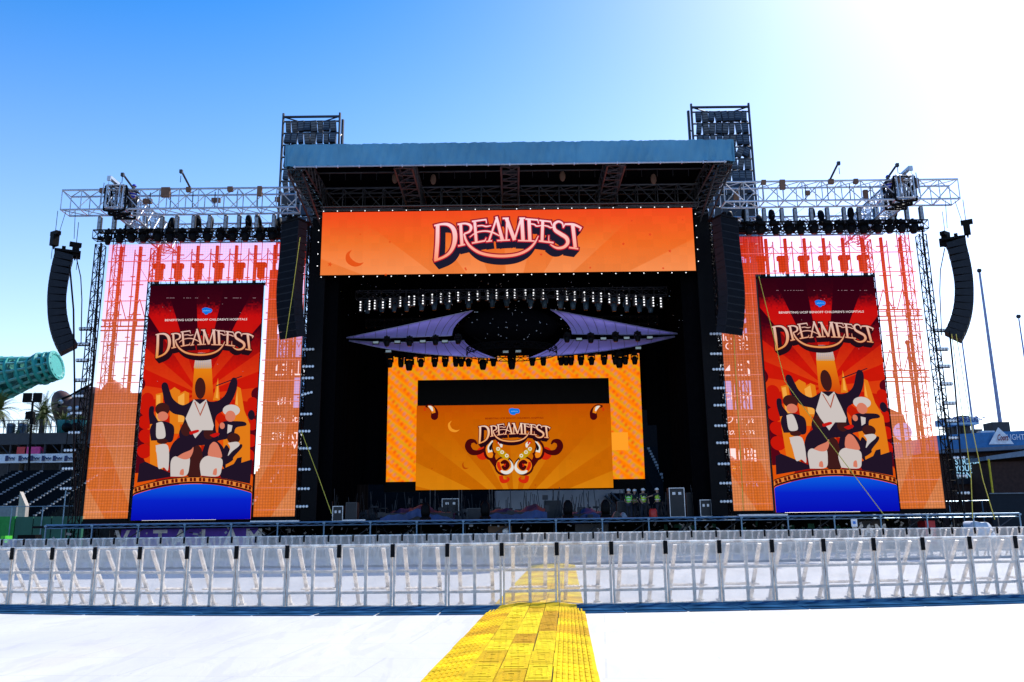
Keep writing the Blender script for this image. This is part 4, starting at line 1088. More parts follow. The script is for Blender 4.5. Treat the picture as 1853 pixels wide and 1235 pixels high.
for i, px in enumerate(HP2):
    p = W(px, 556 - 12 * (1 - abs((px - 925) / 270.0)), 54)
    lb_ = 'faint moving head lamp under the glowing lamp bars, %s from the left' % nth(i)
    if head1 is None: head1 = make_head((p.x, 54.0, p.z + .5), BLH); head1['label'] = lb_; head1['group'] = 'moving heads under the glowing lamp bars'
    else: copy_thing(head1, (p.x, 54.0, p.z + .5), 'faint moving head lamp under the glowing lamp bars, %s from the left' % nth(i), (0, 0, q_.uniform(-1, 1)), (1, 1, .95), 'moving heads under the glowing lamp bars')
# lower truss in front of the video wall with silhouetted lamps
t = truss('lighting_truss', (-7.9, 55.5, 12.98), (8.1, 55.5, 12.98), .5, .42, .03, .02, BLACK, 'low black truss silhouetted against the glowing video wall', group='trusses over the stage', bay=.5, style='xx')
HP3 = (706, 726, 741, 762, 787, 806, 825, 835, 848, 874, 893, 926, 963, 983, 1015, 1024, 1033, 1051, 1070, 1093, 1113, 1120, 1131, 1148)
for i, px in enumerate(HP3):
    x = W(px, 650, 55.3).x; big = px in (741, 874, 926, 1120)
    copy_thing(head0, (x, 55.2, 12.85), 'black lamp silhouetted against the video wall, %s from the left' % nth(i), (0, 0, q_.uniform(-1, 1)), (1.35, 1.35, 1.15) if big else (1.05, 1.05, .92), 'lamps silhouetted against the video wall')
fl0 = None
for i, (px, py) in enumerate(((680, 620), (719, 619), (765, 618), (805, 618), (1048, 614), (1092, 613), (1134, 612), (1176, 611), (703, 636), (915, 637), (938, 636), (1155, 630))):
    p = W(px, py, 51.6)
    if fl0 is None:
        fl0 = empty('flood_lamp', p, '', 'stage lamp', 'small flood lamps on the sails')
        MB().box(p.x - .2, p.x + .2, p.y, p.y + .15, p.z - .1, p.z + .1).build('housing', BLACK, fl0); MB().box(p.x - .17, p.x + .17, p.y - .02, p.y - .001, p.z - .07, p.z + .07).build('glass', mat('pale_glass', (.5, .52, .42), .3), fl0)
        o = fl0
    else: o = copy_thing(fl0, p)
    o['label'] = 'small flat flood lamp between the violet sails, %s from the left' % nth(i) if i < 8 else 'small flat flood lamp on the low black truss, %s from the left' % nth(i - 8)
for i, (px, py) in enumerate(((700, 619), (741, 619), (788, 617), (829, 615), (1026, 612), (1069, 613), (1114, 611), (1154, 610))):
    p = W(px, py, 51.8); copy_thing(head0, (p.x, 51.8, p.z + .36), 'black moving head lamp between the violet sails, %s from the left' % nth(i), (0, 0, .3), (1, 1, .66), 'lamps between the violet sails')
# ---------------------------------------------------------------- violet sails and the black pod
def sail_mat():
    m = mat('violet_sail_cloth', (.44, .34, .92), .4, 0, .06, 2.0)
    m2 = m.node_tree.nodes['Principled BSDF']; m2.inputs['Sheen Weight'].default_value = .3
    return m
SAIL = sail_mat(); SEAM = mat('dark_seam', (.02, .02, .06), .6)
for s in (-1, 1):
    def SP(px, py, D): 
        p = W(px, py, D); return Vector((abs(p.x) * s, p.y, p.z))
    up_top = cat([(627, 613), (700, 590), (790, 572), (860, 562), (893, 552)] and [(627., 612., 54.), (700., 597., 53.9), (780., 579.5, 53.7), (856., 563., 53.5)], 8)
    up_bot = cat([(627., 612., 54.), (700., 611.5, 53.2), (770., 609., 52.6), (818., 607., 52.2), (838., 602., 52.0)], 8)
    lo_top = cat([(632., 617., 54.), (700., 621., 53.4), (770., 620., 53.0), (815., 619., 52.7), (840., 617., 52.5)], 8)
    lo_bot = cat([(632., 617., 54.), (700., 631., 54.), (770., 640., 53.8), (840., 645., 53.4), (896., 648., 53.0)], 8)
    t = empty('violet_sail', SP(760, 600, 53), 'pointed violet fabric sail reaching out to the %s of the black pod' % SIDE[s], 'fabric sail', 'violet sails')
    def surf(A_, B_, bulge):
        n = len(A_)
        def f(u, v):
            i = min(int(u * (n - 1)), n - 1); fr = u * (n - 1) - i; j = min(i + 1, n - 1)
            a = [A_[i][k] * (1 - fr) + A_[j][k] * fr for k in range(3)]; b_ = [B_[i][k] * (1 - fr) + B_[j][k] * fr for k in range(3)]
            # the inner edge curves round the pod
            v2 = v; cx = (4 * v * (1 - v)) * (-9 if u > .02 else 0) * u ** 5
            return SP(a[0] * (1 - v2) + b_[0] * v2 + cx, a[1] * (1 - v2) + b_[1] * v2, a[2] * (1 - v2) + b_[2] * v2 + bulge * 4 * v * (1 - v) * u)
        return f
    for nm, A_, B_, bl in (('upper_cloth', up_top, up_bot, .75), ('lower_cloth', lo_top, lo_bot, .3)):
        f = surf(A_, B_, bl); MB().grid(f, 40, 10).build(nm, SAIL, t, True)
        sm = MB()
        for k in range(1, 12):
            u = k / 12; pts = [f(u, v / 6) + Vector((0, -.03, 0)) for v in range(7)]; sm.path(pts, .012, 3)
        sm.build('seams', SEAM, t)
        e = MB(); e.path([f(q/20, 0) + Vector((0, -.03, .02)) for q in range(21)], .035, 5); e.path([f(q/20, 1) + Vector((0, -.03, -.02)) for q in range(21)], .03, 5); e.build('edge_pole', mat('pole_lilac', (.3, .3, .5), .4, .4), t)
pc = W(924, 592, 53)
pod = empty('lighting_pod', pc, 'black round lighting pod sparkling with small lamps between the violet sails', 'lighting pod')
MB().ell(pc, 3.05, 1.6, 1.22, 28, 14).build('shell', DRAPE, pod, True)
rt_ = MB(); rc = W(926, 637, 53); n_ = 30
for k in range(n_):
    a0, a1 = 2*math.pi*k/n_, 2*math.pi*(k+1)/n_
    P_ = lambda a, r, z: rc + Vector((r*2.9*math.cos(a), r*2.2*math.sin(a), z))
    for r, z in ((1, .22), (1, -.18), (.84, .0)): rt_.tube(P_(a0, r, z), P_(a1, r, z), .03, 4)
    rt_.tube(P_(a0, 1, .22), P_(a1, 1, -.18), .02, 4); rt_.tube(P_(a0, 1, -.18), P_(a1, 1, .22), .02, 4); rt_.tube(P_(a0, 1, .22), P_(a0, .84, 0), .02, 4)
q_ = random.Random(8)
for k in range(26): rt_.tube(pc + Vector((q_.uniform(-2.4, 2.4), q_.uniform(-1, 1), -.8)), rc + Vector((q_.uniform(-2.6, 2.6), q_.uniform(-1.5, 1.5), .1)), .025, 4)
rt_.build('ring_truss', BLACK, pod)
r2 = random.Random(13)
for _ in range(30):
    a_ = r2.uniform(0, 6.28); rr = math.sqrt(r2.random()) * .92; x, z = rr * math.cos(a_), rr * math.sin(a_)
    y_ = -1.6 * math.sqrt(max(0, 1 - x*x - z*z))
    MB().ell(pc + Vector((x * 3.05, y_ - .02, z * 1.22)), r2.choice((.02, .03, .05)), .03, .03, 6, 4).build('small_lamp', mat('pod_lamp', (.4, .42, .45), .3, .2), pod)
sp = MB(); r2 = random.Random(19)
for _ in range(150):
    p = W(r2.uniform(600, 1240), r2.uniform(507, 600), r2.uniform(52, 56)); sp.cbox(p, r2.uniform(.02, .09), .03, r2.uniform(.02, .07))
o = sp.build('rigging_fittings', mat('glint_metal', (.55, .57, .6), .3, .6), loc=(0, 54, 15)); tag(o, 'countless tiny pale clamps and fittings in the dark rigging over the stage', kind='stuff')
# ---------------------------------------------------------------- ropes and poles
def rope(pts, label, r=.022, m=None, name='tension_strap'):
    P_ = [W(x, y, D) for x, y, D in pts]
    o = MB().path(P_, r, 5).build(name, m or YELLOW, loc=P_[0]); tag(o, label, 'rope'); return o
rope([(543, 430, 46), (531, 520, 46.1), (517, 614, 46.2)], 'thin yellow strap running down across the left main speaker array')
rope([(1373, 500, 48), (1420, 690, 48), (1500, 800, 47), (1607, 942, 46)], 'long pale strap slanting across the right poster to the stage edge')
rope([(1310, 430, 47), (1325, 560, 47.4), (1342, 860, 47.5), (1345, 925, 47.5)], 'yellow strap hanging down the inner column of the right mesh screen')
rope([(1722, 605, 46), (1740, 740, 45), (1757, 860, 44), (1760, 938, 43)], 'yellow strap from the far right speaker array straight down to the ground')
rope([(1730, 605, 46), (1756, 760, 45), (1779, 870, 44), (1800, 940, 43)], 'yellow strap from the far right speaker array leaning outwards to the ground')
rope([(600, 930, 47), (575, 860, 47.5), (545, 780, 48)], 'short yellow strap slanting beside the lower left stage tower')
for s, pts in ((-1, [(126, 480, 46), (133, 560, 46), (135, 700, 46), (133, 830, 46), (137, 935, 46)]), (1, [(1718, 600, 46), (1728, 700, 46), (1736, 800, 46), (1746, 935, 46)])):
    rope(pts, 'thick black cable hanging straight down beside the far %s speaker array' % SIDE[s], .05, BLACK, 'hanging_cable')
rope([(183, 440, 49.5), (166, 700, 49.5), (140, 935, 49.5)], 'black pole along the outer edge of the left mesh screen', .06, BLACK, 'edge_pole')
rope([(1668, 410, 49.5), (1690, 600, 49.5), (1716, 800, 49.5), (1745, 935, 49.5)], 'black pole along the outer edge of the right mesh screen', .06, BLACK, 'edge_pole')
# ---------------------------------------------------------------- equipment on the stage
BLUETARP = mat('blue_sheet', (.015, .05, .17), .5, 0, .3, 1.5, .4)
PURTARP = mat('purple_sheet', (.04, .025, .075), .5, 0, .3, 1.5, .4)
GREYSHEET = mat('silver_sheet', (.4, .42, .45), .35, .3, .2, 3, .5)
def ppx(px, D): return W(px, 930, D).x
def sheeted(name, px0, px1, D, h, m, label, peaks):
    x0, x1 = ppx(px0, D), ppx(px1, D)
    t = empty(name, ((x0 + x1)/2, D, 1.84), label, 'covered equipment', 'sheeted equipment on the stage')
    MB().box(x0 + .1, x1 - .1, D, D + 1.6, 1.84, 1.84 + h * .55).build('platform', CASE, t)
    def f(u, v):
        x = x0 + (x1 - x0) * u; z = 1.84 + h * (.5 + .5 * max(math.exp(-((u - c) / w_) ** 2) * k for c, w_, k in peaks)) + .06 * math.sin(x * 4.1 + v * 6) + .03*math.sin(x*11)
        return (x, D - .05 + 1.7 * v, z - (.25 * (1 - v) if v < .5 else 0))
    MB().grid(f, 40, 6).build('sheet', m, t, True)
    def g_(u, v): x = x0 + (x1 - x0) * u; p = f(u, 0); return (x, D - .06 - .03 * math.sin(x * 14), p[2] - .45 * v)
    MB().grid(g_, 40, 4).build('front_flap', BLUETARP, t, True)
    return t
sheeted('sheeted_riser', 688, 822, 50, .95, PURTARP, 'riser under a purple sheet with blue edge, left of centre stage', ((.52, .22, 1), (.3, .2, .6)))
sheeted('sheeted_riser', 878, 990, 50, .9, PURTARP, 'riser under a purple sheet with blue front, at centre stage', ((.8, .2, 1), (.3, .3, .5)))
sheeted('sheeted_riser', 1034, 1100, 51, .7, BLUETARP, 'low riser under a dark blue sheet, right of centre stage', ((.5, .3, 1),))
def case(px0, px1, D, h, label, group='flight cases on the stage', trim=True):
    x0, x1 = ppx(px0, D), ppx(px1, D); t = empty('flight_case', ((x0 + x1)/2, D, 1.84), label, 'flight case', group)
    z1 = 1.84 + h
    MB().box(x0, x1, D, D + .8, 1.92, z1).build('body', CASE, t)
    e = MB()
    for x in (x0, x1): e.box(x - .02, x + .02, D - .02, D, 1.94, z1)
    for z in (1.95, z1 - .02): e.box(x0 - .02, x1 + .02, D - .022, D - .002, z - .02, z + .02)
    if trim: e.box(x0 + (x1-x0)*.2, x0 + (x1-x0)*.4, D - .03, D - .023, z1 - .4, z1 - .25); e.box(x0 + (x1-x0)*.6, x0 + (x1-x0)*.8, D - .03, D - .023, z1 - .4, z1 - .25)
    e.build('metal_edge', ALU if trim else mat('dull_edge', (.06, .065, .07), .5), t)
    for x in (x0 + .08, x1 - .08): MB().tube((x - .03, D + .05, 1.88), (x + .03, D + .05, 1.88), .045, 8).build('wheel', BLACK, t)
    return t
case(602, 620, 49.5, .95, 'flight case with pale metal edges at the left of the stage')
case(626, 645, 49.6, 1.15, 'tall dark flight case beside the left stage tower', trim=False)
case(845, 878, 52, .8, 'low black flight case between the two purple risers', trim=False)
case(985, 1015, 55, 1.3, 'tall black flight case right of the centre riser', trim=False)
case(1118, 1140, 52, 1.1, 'black case behind the workers in yellow vests', trim=False)
case(1213, 1240, 49.5, 1.75, 'very tall black rack case right of the workers')
case(1268, 1288, 49.3, 1.05, 'flight case with bright frame at the right of the stage')
case(1244, 1262, 50.5, 1.5, 'dark rack case between the tall rack and the bright framed case', trim=False)
case(800, 830, 58, 1.6, 'distant equipment rack with pale shelves under the centre screen')
def wedge(px, D, h, label):
    x = ppx(px, D); t = empty('covered_lamp', (x, D, 1.84), label, 'stage lamp', 'black floor lamps on the stage')
    M_ = Matrix.Translation((x, D, 1.84))
    MB().lathe([(.3, 0), (.32, .2), (.24, .28)], 10, M_).build('base', BLACK, t); MB().lathe([(.22, .28), (.27, .5), (.24, h - .2), (.1, h)], 10, M_).build('lamp_head', BLACK, t, True)
wedge(770, 48.5, 1.05, 'black floor lamp before the left purple riser'); wedge(878, 48.5, 1.1, 'black floor lamp left of the centre riser')
wedge(1028, 48.6, 1.1, 'black floor lamp right of centre stage'); wedge(1096, 48.6, 1.1, 'black floor lamp left of the workers')
def f(u, v): return (ppx(1106, 49) + 1.0 * u, 49 + .6 * v, 1.84 + .75 * math.sin(math.pi * u) * (.6 + .4 * math.sin(7 * u + 3 * v)) * math.sin(math.pi * (v * .6 + .3)))
o = MB().grid(f, 12, 8).build('crumpled_sheet', GREYSHEET, None, False, loc=(ppx(1106, 49), 49, 1.84)); tag(o, 'crumpled silver plastic sheet lying left of the workers', 'sheet')
cl = MB(); q_ = random.Random(90)
for _ in range(700):
    x = q_.uniform(-12, 13); y = q_.uniform(50, 60); z = 1.84 + abs(q_.gauss(0, .45)); k = q_.random()
    if k < .5: cl.cbox((x, y, z), q_.uniform(.05, .5), .2, q_.uniform(.05, .4))
    else: cl.tube((x, y, 1.84), (x + q_.uniform(-.3, .3), y, 1.84 + q_.uniform(.4, 2.0)), .02, 4)
o = cl.build('stage_clutter', mat('dark_clutter', (.02, .024, .032), .5), loc=(0, 55, 1.84)); tag(o, 'dense dark clutter of cables, stands and small boxes across the stage floor', kind='stuff')
cl = MB()
for _ in range(260):
    x = q_.uniform(-25, 26); y = q_.uniform(46.4, 50); z = q_.uniform(.75, 1.62); cl.cbox((x, y, z), q_.uniform(.03, .3), .05, q_.uniform(.02, .14), Matrix.Rotation(q_.uniform(-1.5, 1.5), 4, 'Y'))
o = cl.build('under_stage_clutter', mat('pale_clutter', (.30, .32, .34), .5), loc=(0, 48, 1)); tag(o, 'countless pale glints of cable ends and fittings in the dark under the stage', kind='stuff')
cl = MB()
for _ in range(40):
    x = q_.uniform(9, 20); cl.cbox((x, q_.uniform(50.5, 52), q_.uniform(.7, 1.5)), q_.uniform(.1, .4), .05, q_.uniform(.1, .35))
o = cl.build('green_sheeting', mat('green_sheet', (.03, .20, .13), .6), loc=(14, 51, 1)); tag(o, 'scraps of green sheeting in the dark under the right half of the stage', kind='stuff')
# supports of the centre screen
for px in (776, 785, 829, 834, 885, 890, 1003): 
    x = ppx(px, 60); o = MB().tube((x, 60.8, 1.84), (x, 60.8, 4.15), .045, 6).tube((x - .15, 60.8, 1.9), (x + .15, 60.8, 1.9), .03, 4).build('support_pole', GREYTUBE, loc=(x, 60.8, 1.84)); tag(o, 'thin grey pole under the centre screen, number counted from the left'.replace('number counted from the left', {776: 'leftmost of its row', 785: 'second from the left', 829: 'third from the left', 834: 'fourth from the left', 885: 'fifth from the left', 890: 'sixth from the left', 1003: 'rightmost of its row'}[px]), 'pole', 'poles under the centre screen')
# red box, bin
x = ppx(1182, 49.6); t = empty('red_container', (x, 49.6, 1.84), 'small bright red fuel can beside the rightmost worker', 'container')
b = MB(); b.lathe([(.22, .05), (.24, .15), (.22, .5), (.16, .58)], 10, Matrix.Translation((x, 49.6, 1.84))); b.build('body', mat('red_plastic', (.62, .03, .02), .4), t, True)
MB().box(x - .12, x + .12, 49.57, 49.63, 2.44, 2.5).build('handle', BLACK, t)
# generator under the stage with round glass, and box with number
x = ppx(903, 47.5); t = empty('truck_front', (x, 47.4, 0), 'brown machine with one round lamp under the stage', 'machine')
MB().box(x - .6, x + .7, 47.2, 48.4, .5, 1.55).build('body', mat('brown_machine', (.10, .05, .02), .5), t); MB().lathe([(.02, 0), (.16, .02), (.18, .08), (.12, .1)], 14, Matrix.Translation((x + .35, 47.2, 1.25)) @ Matrix.Rotation(rad(90), 4, 'X')).build('round_lamp', LAMPOFF, t, True)
x = ppx(1070, 47.2); t = empty('numbered_case', (x, 47.2, 0), 'dark case marked with two grey digits under the stage', 'case')
MB().box(x - .9, x + .9, 47.2, 48.2, .3, 1.6).build('body', CASE, t); text('33', (x + .45, 47.17, 1.2), .28, mat('grey_print', (.35, .35, .37), .6), t, 'digits', bold=.02)
# printed sheets behind the stage foot, purple and white
def banner(px0, px1, D, z0, z1, m, label, txt=None, tm=None, h=.6):
    x0, x1 = ppx(px0, D), ppx(px1, D); t = empty('printed_banner', ((x0 + x1)/2, D, z0), label, 'banner')
    MB().box(x0, x1, D, D + .03, z0, z1).build('sheet', m, t)
    if txt: text(txt, ((x0 + x1)/2, D - .02, (z0 + z1)/2), h, tm, t, 'lettering', bold=.03)
PURP = mat('purple_print', (.10, .04, .42), .6); WHITEP = mat('white_paint', (.8, .8, .8), .6)
banner(222, 468, 47.6, .5, 1.62, PURP, 'purple banner with big white capitals under the left poster', 'V I  T A  L  A M', WHITEP, .85)
banner(1540, 1600, 47.6, .5, 1.6, mat('black_print', (.02, .02, .02), .6), 'black banner with white capitals under the right poster', 'MAM', WHITEP, .6)
o = MB().box(ppx(1672, 47.5), ppx(1690, 47.5), 47.5, 48.4, .3, 1.55).build('red_crate', mat('red_crate', (.45, .03, .05), .5), loc=(ppx(1680, 47.5), 47.5, .3)); tag(o, 'dark red crate under the right end of the stage', 'crate')
t = empty('notice_board', (ppx(1544, 45.8), 45.8, 1.2), 'small white notice with blue mark on the stage front rail', 'notice'); xx = ppx(1544, 45.8)
MB().box(xx - .16, xx + .16, 45.78, 45.81, 1.28, 1.68).build('sheet', WHITEP, t); MB().box(xx - .07, xx + .07, 45.76, 45.779, 1.42, 1.56).build('blue_mark', mat('blue_print', (.03, .2, .6), .5), t)
# ---------------------------------------------------------------- people
SKIN = mat('skin', (.42, .25, .17), .6); HIVIS = mat('hi_vis_yellow', (.50, .85, .06), .6); HIVG = mat('hi_vis_green', (.22, .78, .08), .6)
NAVY = mat('navy_cloth', (.02, .025, .04), .8); BLUEC = mat('blue_cloth', (.02, .04, .45), .7); HELM = mat('white_helmet', (.75, .75, .72), .3)
STRIPE = mat('reflective_tape', (.75, .75, .78), .3, .3)
def person(loc, rz, label, vest, pose='stand', helmet=HELM):
    t = bpy.data.objects.new('person', None); C.objects.link(t); t.location = loc; t.rotation_euler = (0, 0, rz)
    tag(t, label, 'person'); ORG[t.name] = Vector()
    st = {'stand': dict(k=0, arm=.15), 'reach': dict(k=0, arm=1.2), 'crouch': dict(k=.5, arm=.8)}[pose]
    k = st['k']; hz = .93 - .45 * k
    J = {'pel': (0, 0, hz), 'bel': (0, -.02 - .05*k, hz + .2), 'che': (0, -.03 - .15*k, hz + .42), 'nek': (0, -.02 - .2*k, hz + .6), 'hed': (0, -.04 - .22*k, hz + .71), 'top': (0, -.02 - .22*k, hz + .83)}
    E_ = [('pel', 'bel'), ('bel', 'che'), ('che', 'nek'), ('nek', 'hed'), ('hed', 'top')]
    R_ = {'pel': .15, 'bel': .13, 'che': .16, 'nek': .055, 'hed': .10, 'top': .085}
    for sx, n in ((-1, 'l'), (1, 'r')):
        J['hip'+n] = (sx*.1, 0, hz - .06); J['kne'+n] = (sx*(.12 + .1*k), -.04 - .35*k, .49); J['ank'+n] = (sx*.13, .02 + .1*k, .09); J['toe'+n] = (sx*.15, -.16 + .1*k, .05)
        J['sho'+n] = (sx*.2, -.03 - .15*k, hz + .52); a = st['arm'] if sx > 0 or pose == 'crouch' else .15
        J['elb'+n] = (sx*(.27), -.05 - .24*math.sin(a) - .15*k, hz + .52 - .27*math.cos(a)); J['wri'+n] = (sx*.24, -.17 - .42*math.sin(a) - .15*k, hz + .5 - .42*math.cos(a)); 
        for a_, b_ in (('pel', 'hip'+n), ('hip'+n, 'kne'+n), ('kne'+n, 'ank'+n), ('ank'+n, 'toe'+n), ('che', 'sho'+n), ('sho'+n, 'elb'+n), ('elb'+n, 'wri'+n)): E_.append((a_, b_))
        R_.update({'hip'+n: .1, 'kne'+n: .062, 'ank'+n: .045, 'toe'+n: .04, 'sho'+n: .065, 'elb'+n: .045, 'wri'+n: .032})
        w_ = Vector(J['wri'+n]); dr = (w_ - Vector(J['elb'+n])).normalized()
        for q in range(5):
            f0 = 'f%d0%s' % (q, n); f1 = 'f%d1%s' % (q, n); sp_ = (q - 1.5) * .02
            J[f0] = tuple(w_ + dr * (.05 if q == 4 else .09) + Vector((sp_ if q < 4 else -sx*.045, 0, 0))); J[f1] = tuple(Vector(J[f0]) + dr * (.05 if q == 4 else (.06, .075, .07, .055)[q % 4]) + Vector((0, -.015, 0)))
            E_ += [('wri'+n, f0), (f0, f1)]; R_[f0] = .012; R_[f1] = .009
    def skin(name, joints, edges, radii, m, parent, sub=1):
        ks = list(joints); me = bpy.data.meshes.new(name); me.from_pydata([J[q] for q in ks], [(ks.index(a), ks.index(b_)) for a, b_ in edges], [])
        ob = bpy.data.objects.new(name, me); C.objects.link(ob); md = ob.modifiers.new('skin', 'SKIN'); md.use_smooth_shade = True
        sv = me.skin_vertices[0].data
        for i, q in enumerate(ks): sv[i].radius = (radii[q], radii[q]); sv[i].use_root = (i == 0)
        if sub: s_ = ob.modifiers.new('sub', 'SUBSURF'); s_.levels = sub; s_.render_levels = sub
        dg = bpy.context.evaluated_depsgraph_get(); dg.update(); nm = bpy.data.meshes.new_from_object(ob.evaluated_get(dg)); bpy.data.objects.remove(ob)
        nm.materials.clear(); nm.materials.append(m); o2 = bpy.data.objects.new(name, nm); C.objects.link(o2); o2.parent = parent; return o2
    skin('body', J.keys(), E_, R_, SKIN, t)
    tj = ['pel', 'bel', 'che', 'shol', 'shor', 'elbl', 'elbr']; skin('vest', tj[:5], [('pel', 'bel'), ('bel', 'che'), ('che', 'shol'), ('che', 'shor')], {'pel': .17, 'bel': .16, 'che': .19, 'shol': .09, 'shor': .09}, vest, t)
    skin('trousers', ['pel', 'hipl', 'hipr', 'knel', 'kner', 'ankl', 'ankr'], [('pel', 'hipl'), ('pel', 'hipr'), ('hipl', 'knel'), ('hipr', 'kner'), ('knel', 'ankl'), ('kner', 'ankr')], {'pel': .155, 'hipl': .115, 'hipr': .115, 'knel': .08, 'kner': .08, 'ankl': .065, 'ankr': .065}, NAVY, t)
    skin('sleeves', ['che', 'shol', 'shor', 'elbl', 'elbr'], [('che', 'shol'), ('che', 'shor'), ('shol', 'elbl'), ('shor', 'elbr')], {'che': .13, 'shol': .078, 'shor': .078, 'elbl': .06, 'elbr': .06}, NAVY, t)
    h = Vector(J['hed']); hm = MB(); hm.lathe([(.15, .04), (.125, .045), (.125, .09), (.09, .155), (.02, .175)], 12, Matrix.Translation(h)); 
    ho = hm.build('helmet', helmet, None, True); ho.parent = t; ho.location = (0, 0, 0)
    sb = MB(); c = Vector(J['bel'])
    for z in (.0, .16): sb.lathe([(.175, -.02), (.178, .02)], 14, Matrix.Translation(c + Vector((0, 0, z))))
    so_ = sb.build('reflective_tape', STRIPE, None); so_.parent = t; so_.location = (0, 0, 0)
    fc = MB(); fc.ell(h + Vector((0, -.105, -.005)), .014, .022, .02, 6, 4)
    for sx in (-1, 1): fc.ell(h + Vector((sx*.035, -.092, .022)), .012, .008, .008, 6, 4)
    fo = fc.build('face', mat('face_detail', (.12, .06, .04), .6), None); fo.parent = t; fo.location = (0, 0, 0)
    return t
def on(px, D): return (ppx(px, D), D, 1.84)
person(on(1139, 51.2), 2.8, 'person in a lime green vest standing with their back turned, leftmost of the four workers', HIVG)
person(on(1149, 51.8), 1.4, 'person in a green vest standing close behind the leftmost worker', HIVG)
person(on(1165, 51.0), .3, 'person in an open yellow vest over dark clothes, third worker from the left', HIVIS)
person(on(1192, 50.6), -2.0, 'person in a bright yellow vest reaching beside the red can, rightmost worker', HIVIS, 'reach')
person((ppx(1331, 52.2), 52.2, 3.9), .2, 'person in a bright yellow jacket crouching behind the right mesh screen', mat('bright_yellow', (.9, .75, .02), .6), 'crouch')
person((W(238, 372, 46.4).x, 46.4, 19.75), .8, 'person in blue climbing inside the left box truss', BLUEC, 'crouch', BLUEC)
person((W(1612, 350, 46.4).x, 46.4, 19.75), -.8, 'person in dark blue climbing inside the right box truss', BLUEC, 'crouch', BLUEC)
o = MB().box(ppx(1328, 52.2) - .5, ppx(1328, 52.2) + .6, 51.9, 52.8, 3.8, 3.9).build('work_platform', GREYTUBE, loc=(ppx(1328, 52.2), 52.2, 3.8)); tag(o, 'small grey work platform under the crouching person behind the right mesh screen', 'platform')
# ---------------------------------------------------------------- the ballpark behind
STEEL_D = mat('stadium_steel', (.03, .035, .045), .6)
GREEN = mat('green_padding', (.015, .12, .075), .6, 0, .15, .4)
CONC = mat('concrete', (.28, .29, .30), .8)
SEATM = mat('dark_seats', (.004, .007, .010), .9, 0, .3, 4, spec=0)
STEPM = mat('pale_step', (.22, .25, .28), .8)
BRICKW = mat('dark_brick', (.045, .02, .016), .85, 0, .25, 2.5)
BLUEB = mat('blue_band', (.015, .17, .42), .5)
# light towers
LBOX = mat('flood_housing', (.03, .04, .06), .5, .2)
def light_tower(xa, xb, D, z0, z1, s, label):
    t = empty('light_tower', ((xa + xb)/2, D, 0), label, 'light tower', 'stadium light towers')
    m_ = MB(); px = xb - 1.2 if s < 0 else xb - .5
    for x in (px,): m_.tube((x, D + 1.2, 0), (x, D + 1.2, z1 - 2), .75, 8, .55)
    m_.build('mast', DARK, t)
    f_ = MB()
    for x in (xa, xb): f_.tube((x, D, z0), (x, D, z1 + .6), .2, 5); 
    side = xb + .25 if s < 0 else xa - .25
    f_.tube((side, D + 1.2, z0), (side, D + 1.2, z1), .25, 5)
    f_.tube((xa, D, z1), (xb, D, z1), .22, 5)
    f_.tube((xa, D, z1), ((xa + xb)/2, D + .5, z1 - 1.3), .12, 4); f_.tube((xb, D, z1), ((xa + xb)/2, D + .5, z1 - 1.3), .12, 4)
    rows = int((z1 - 1.6 - z0) / 2.05); 
    for r in range(rows + 1): z = z1 - 1.7 - r * 2.05; f_.tube((xa, D + .2, z + .95), (xb, D + .2, z + .95), .16, 4); f_.tube((xa if s < 0 else xb, D + .1, z), (side, D + 1.2, z + .8), .1, 4) if r % 2 == 0 and False else None
    for z in [z0 + k * 3 for k in range(int((z1 - z0) / 3))]: f_.tube((xb if s < 0 else xa, D, z), (side, D + 1.2, z + 1.2), .1, 4)
    f_.tube(((xa+xb)/2, D + .3, z0), ((xa+xb)/2, D + .3, z1 - 1.3), .16, 4)
    f_.build('frame', LBOX, t)
    q_ = random.Random(41 + s); n = 8; st = (xb - xa - .9) / n
    for r in range(min(rows, 11)):
        for k in range(n):
            x = xa + .45 + st * (k + .5); z = z1 - 1.75 - r * 2.05
            M_ = Matrix.Translation((x, D - .2, z)) @ Matrix.Rotation(q_.uniform(-.12, .12) + (.5 if r == 3 and k > 5 else 0), 4, 'Y') @ Matrix.Rotation(q_.uniform(-.2, .3), 4, 'X')
            wd = st * (.78 + q_.uniform(-.06, .2))
            b_ = MB(); b_.box(-wd/2, wd/2, -.3, .3, -.95, .82, M_)
            lm = b_.build('flood_lamp', LBOX, t)
            if r < 6:
                g_ = MB()
                for a_ in (-.25, .0, .25): g_.box(-wd*.42, wd*.42, -.34, -.31, a_*1.6 - .13, a_*1.6 + .13, M_)
                g_.build('lamp_face', mat('lamp_face_grey', (.10, .12, .15) if q_ else 0, .4), lm)
zz = [W(512, 208, 125).z, W(1245, 195, 125).z]
light_tower(W(513, 208, 125).x, W(615, 208, 125).x, 125, 42, 66.6, -1, 'dark stadium light tower full of flood lamps behind the left end of the roof')
light_tower(W(1251, 195, 125).x, W(1355, 195, 125).x, 125, 42, 67.4, 1, 'dark stadium light tower full of flood lamps behind the right end of the roof')
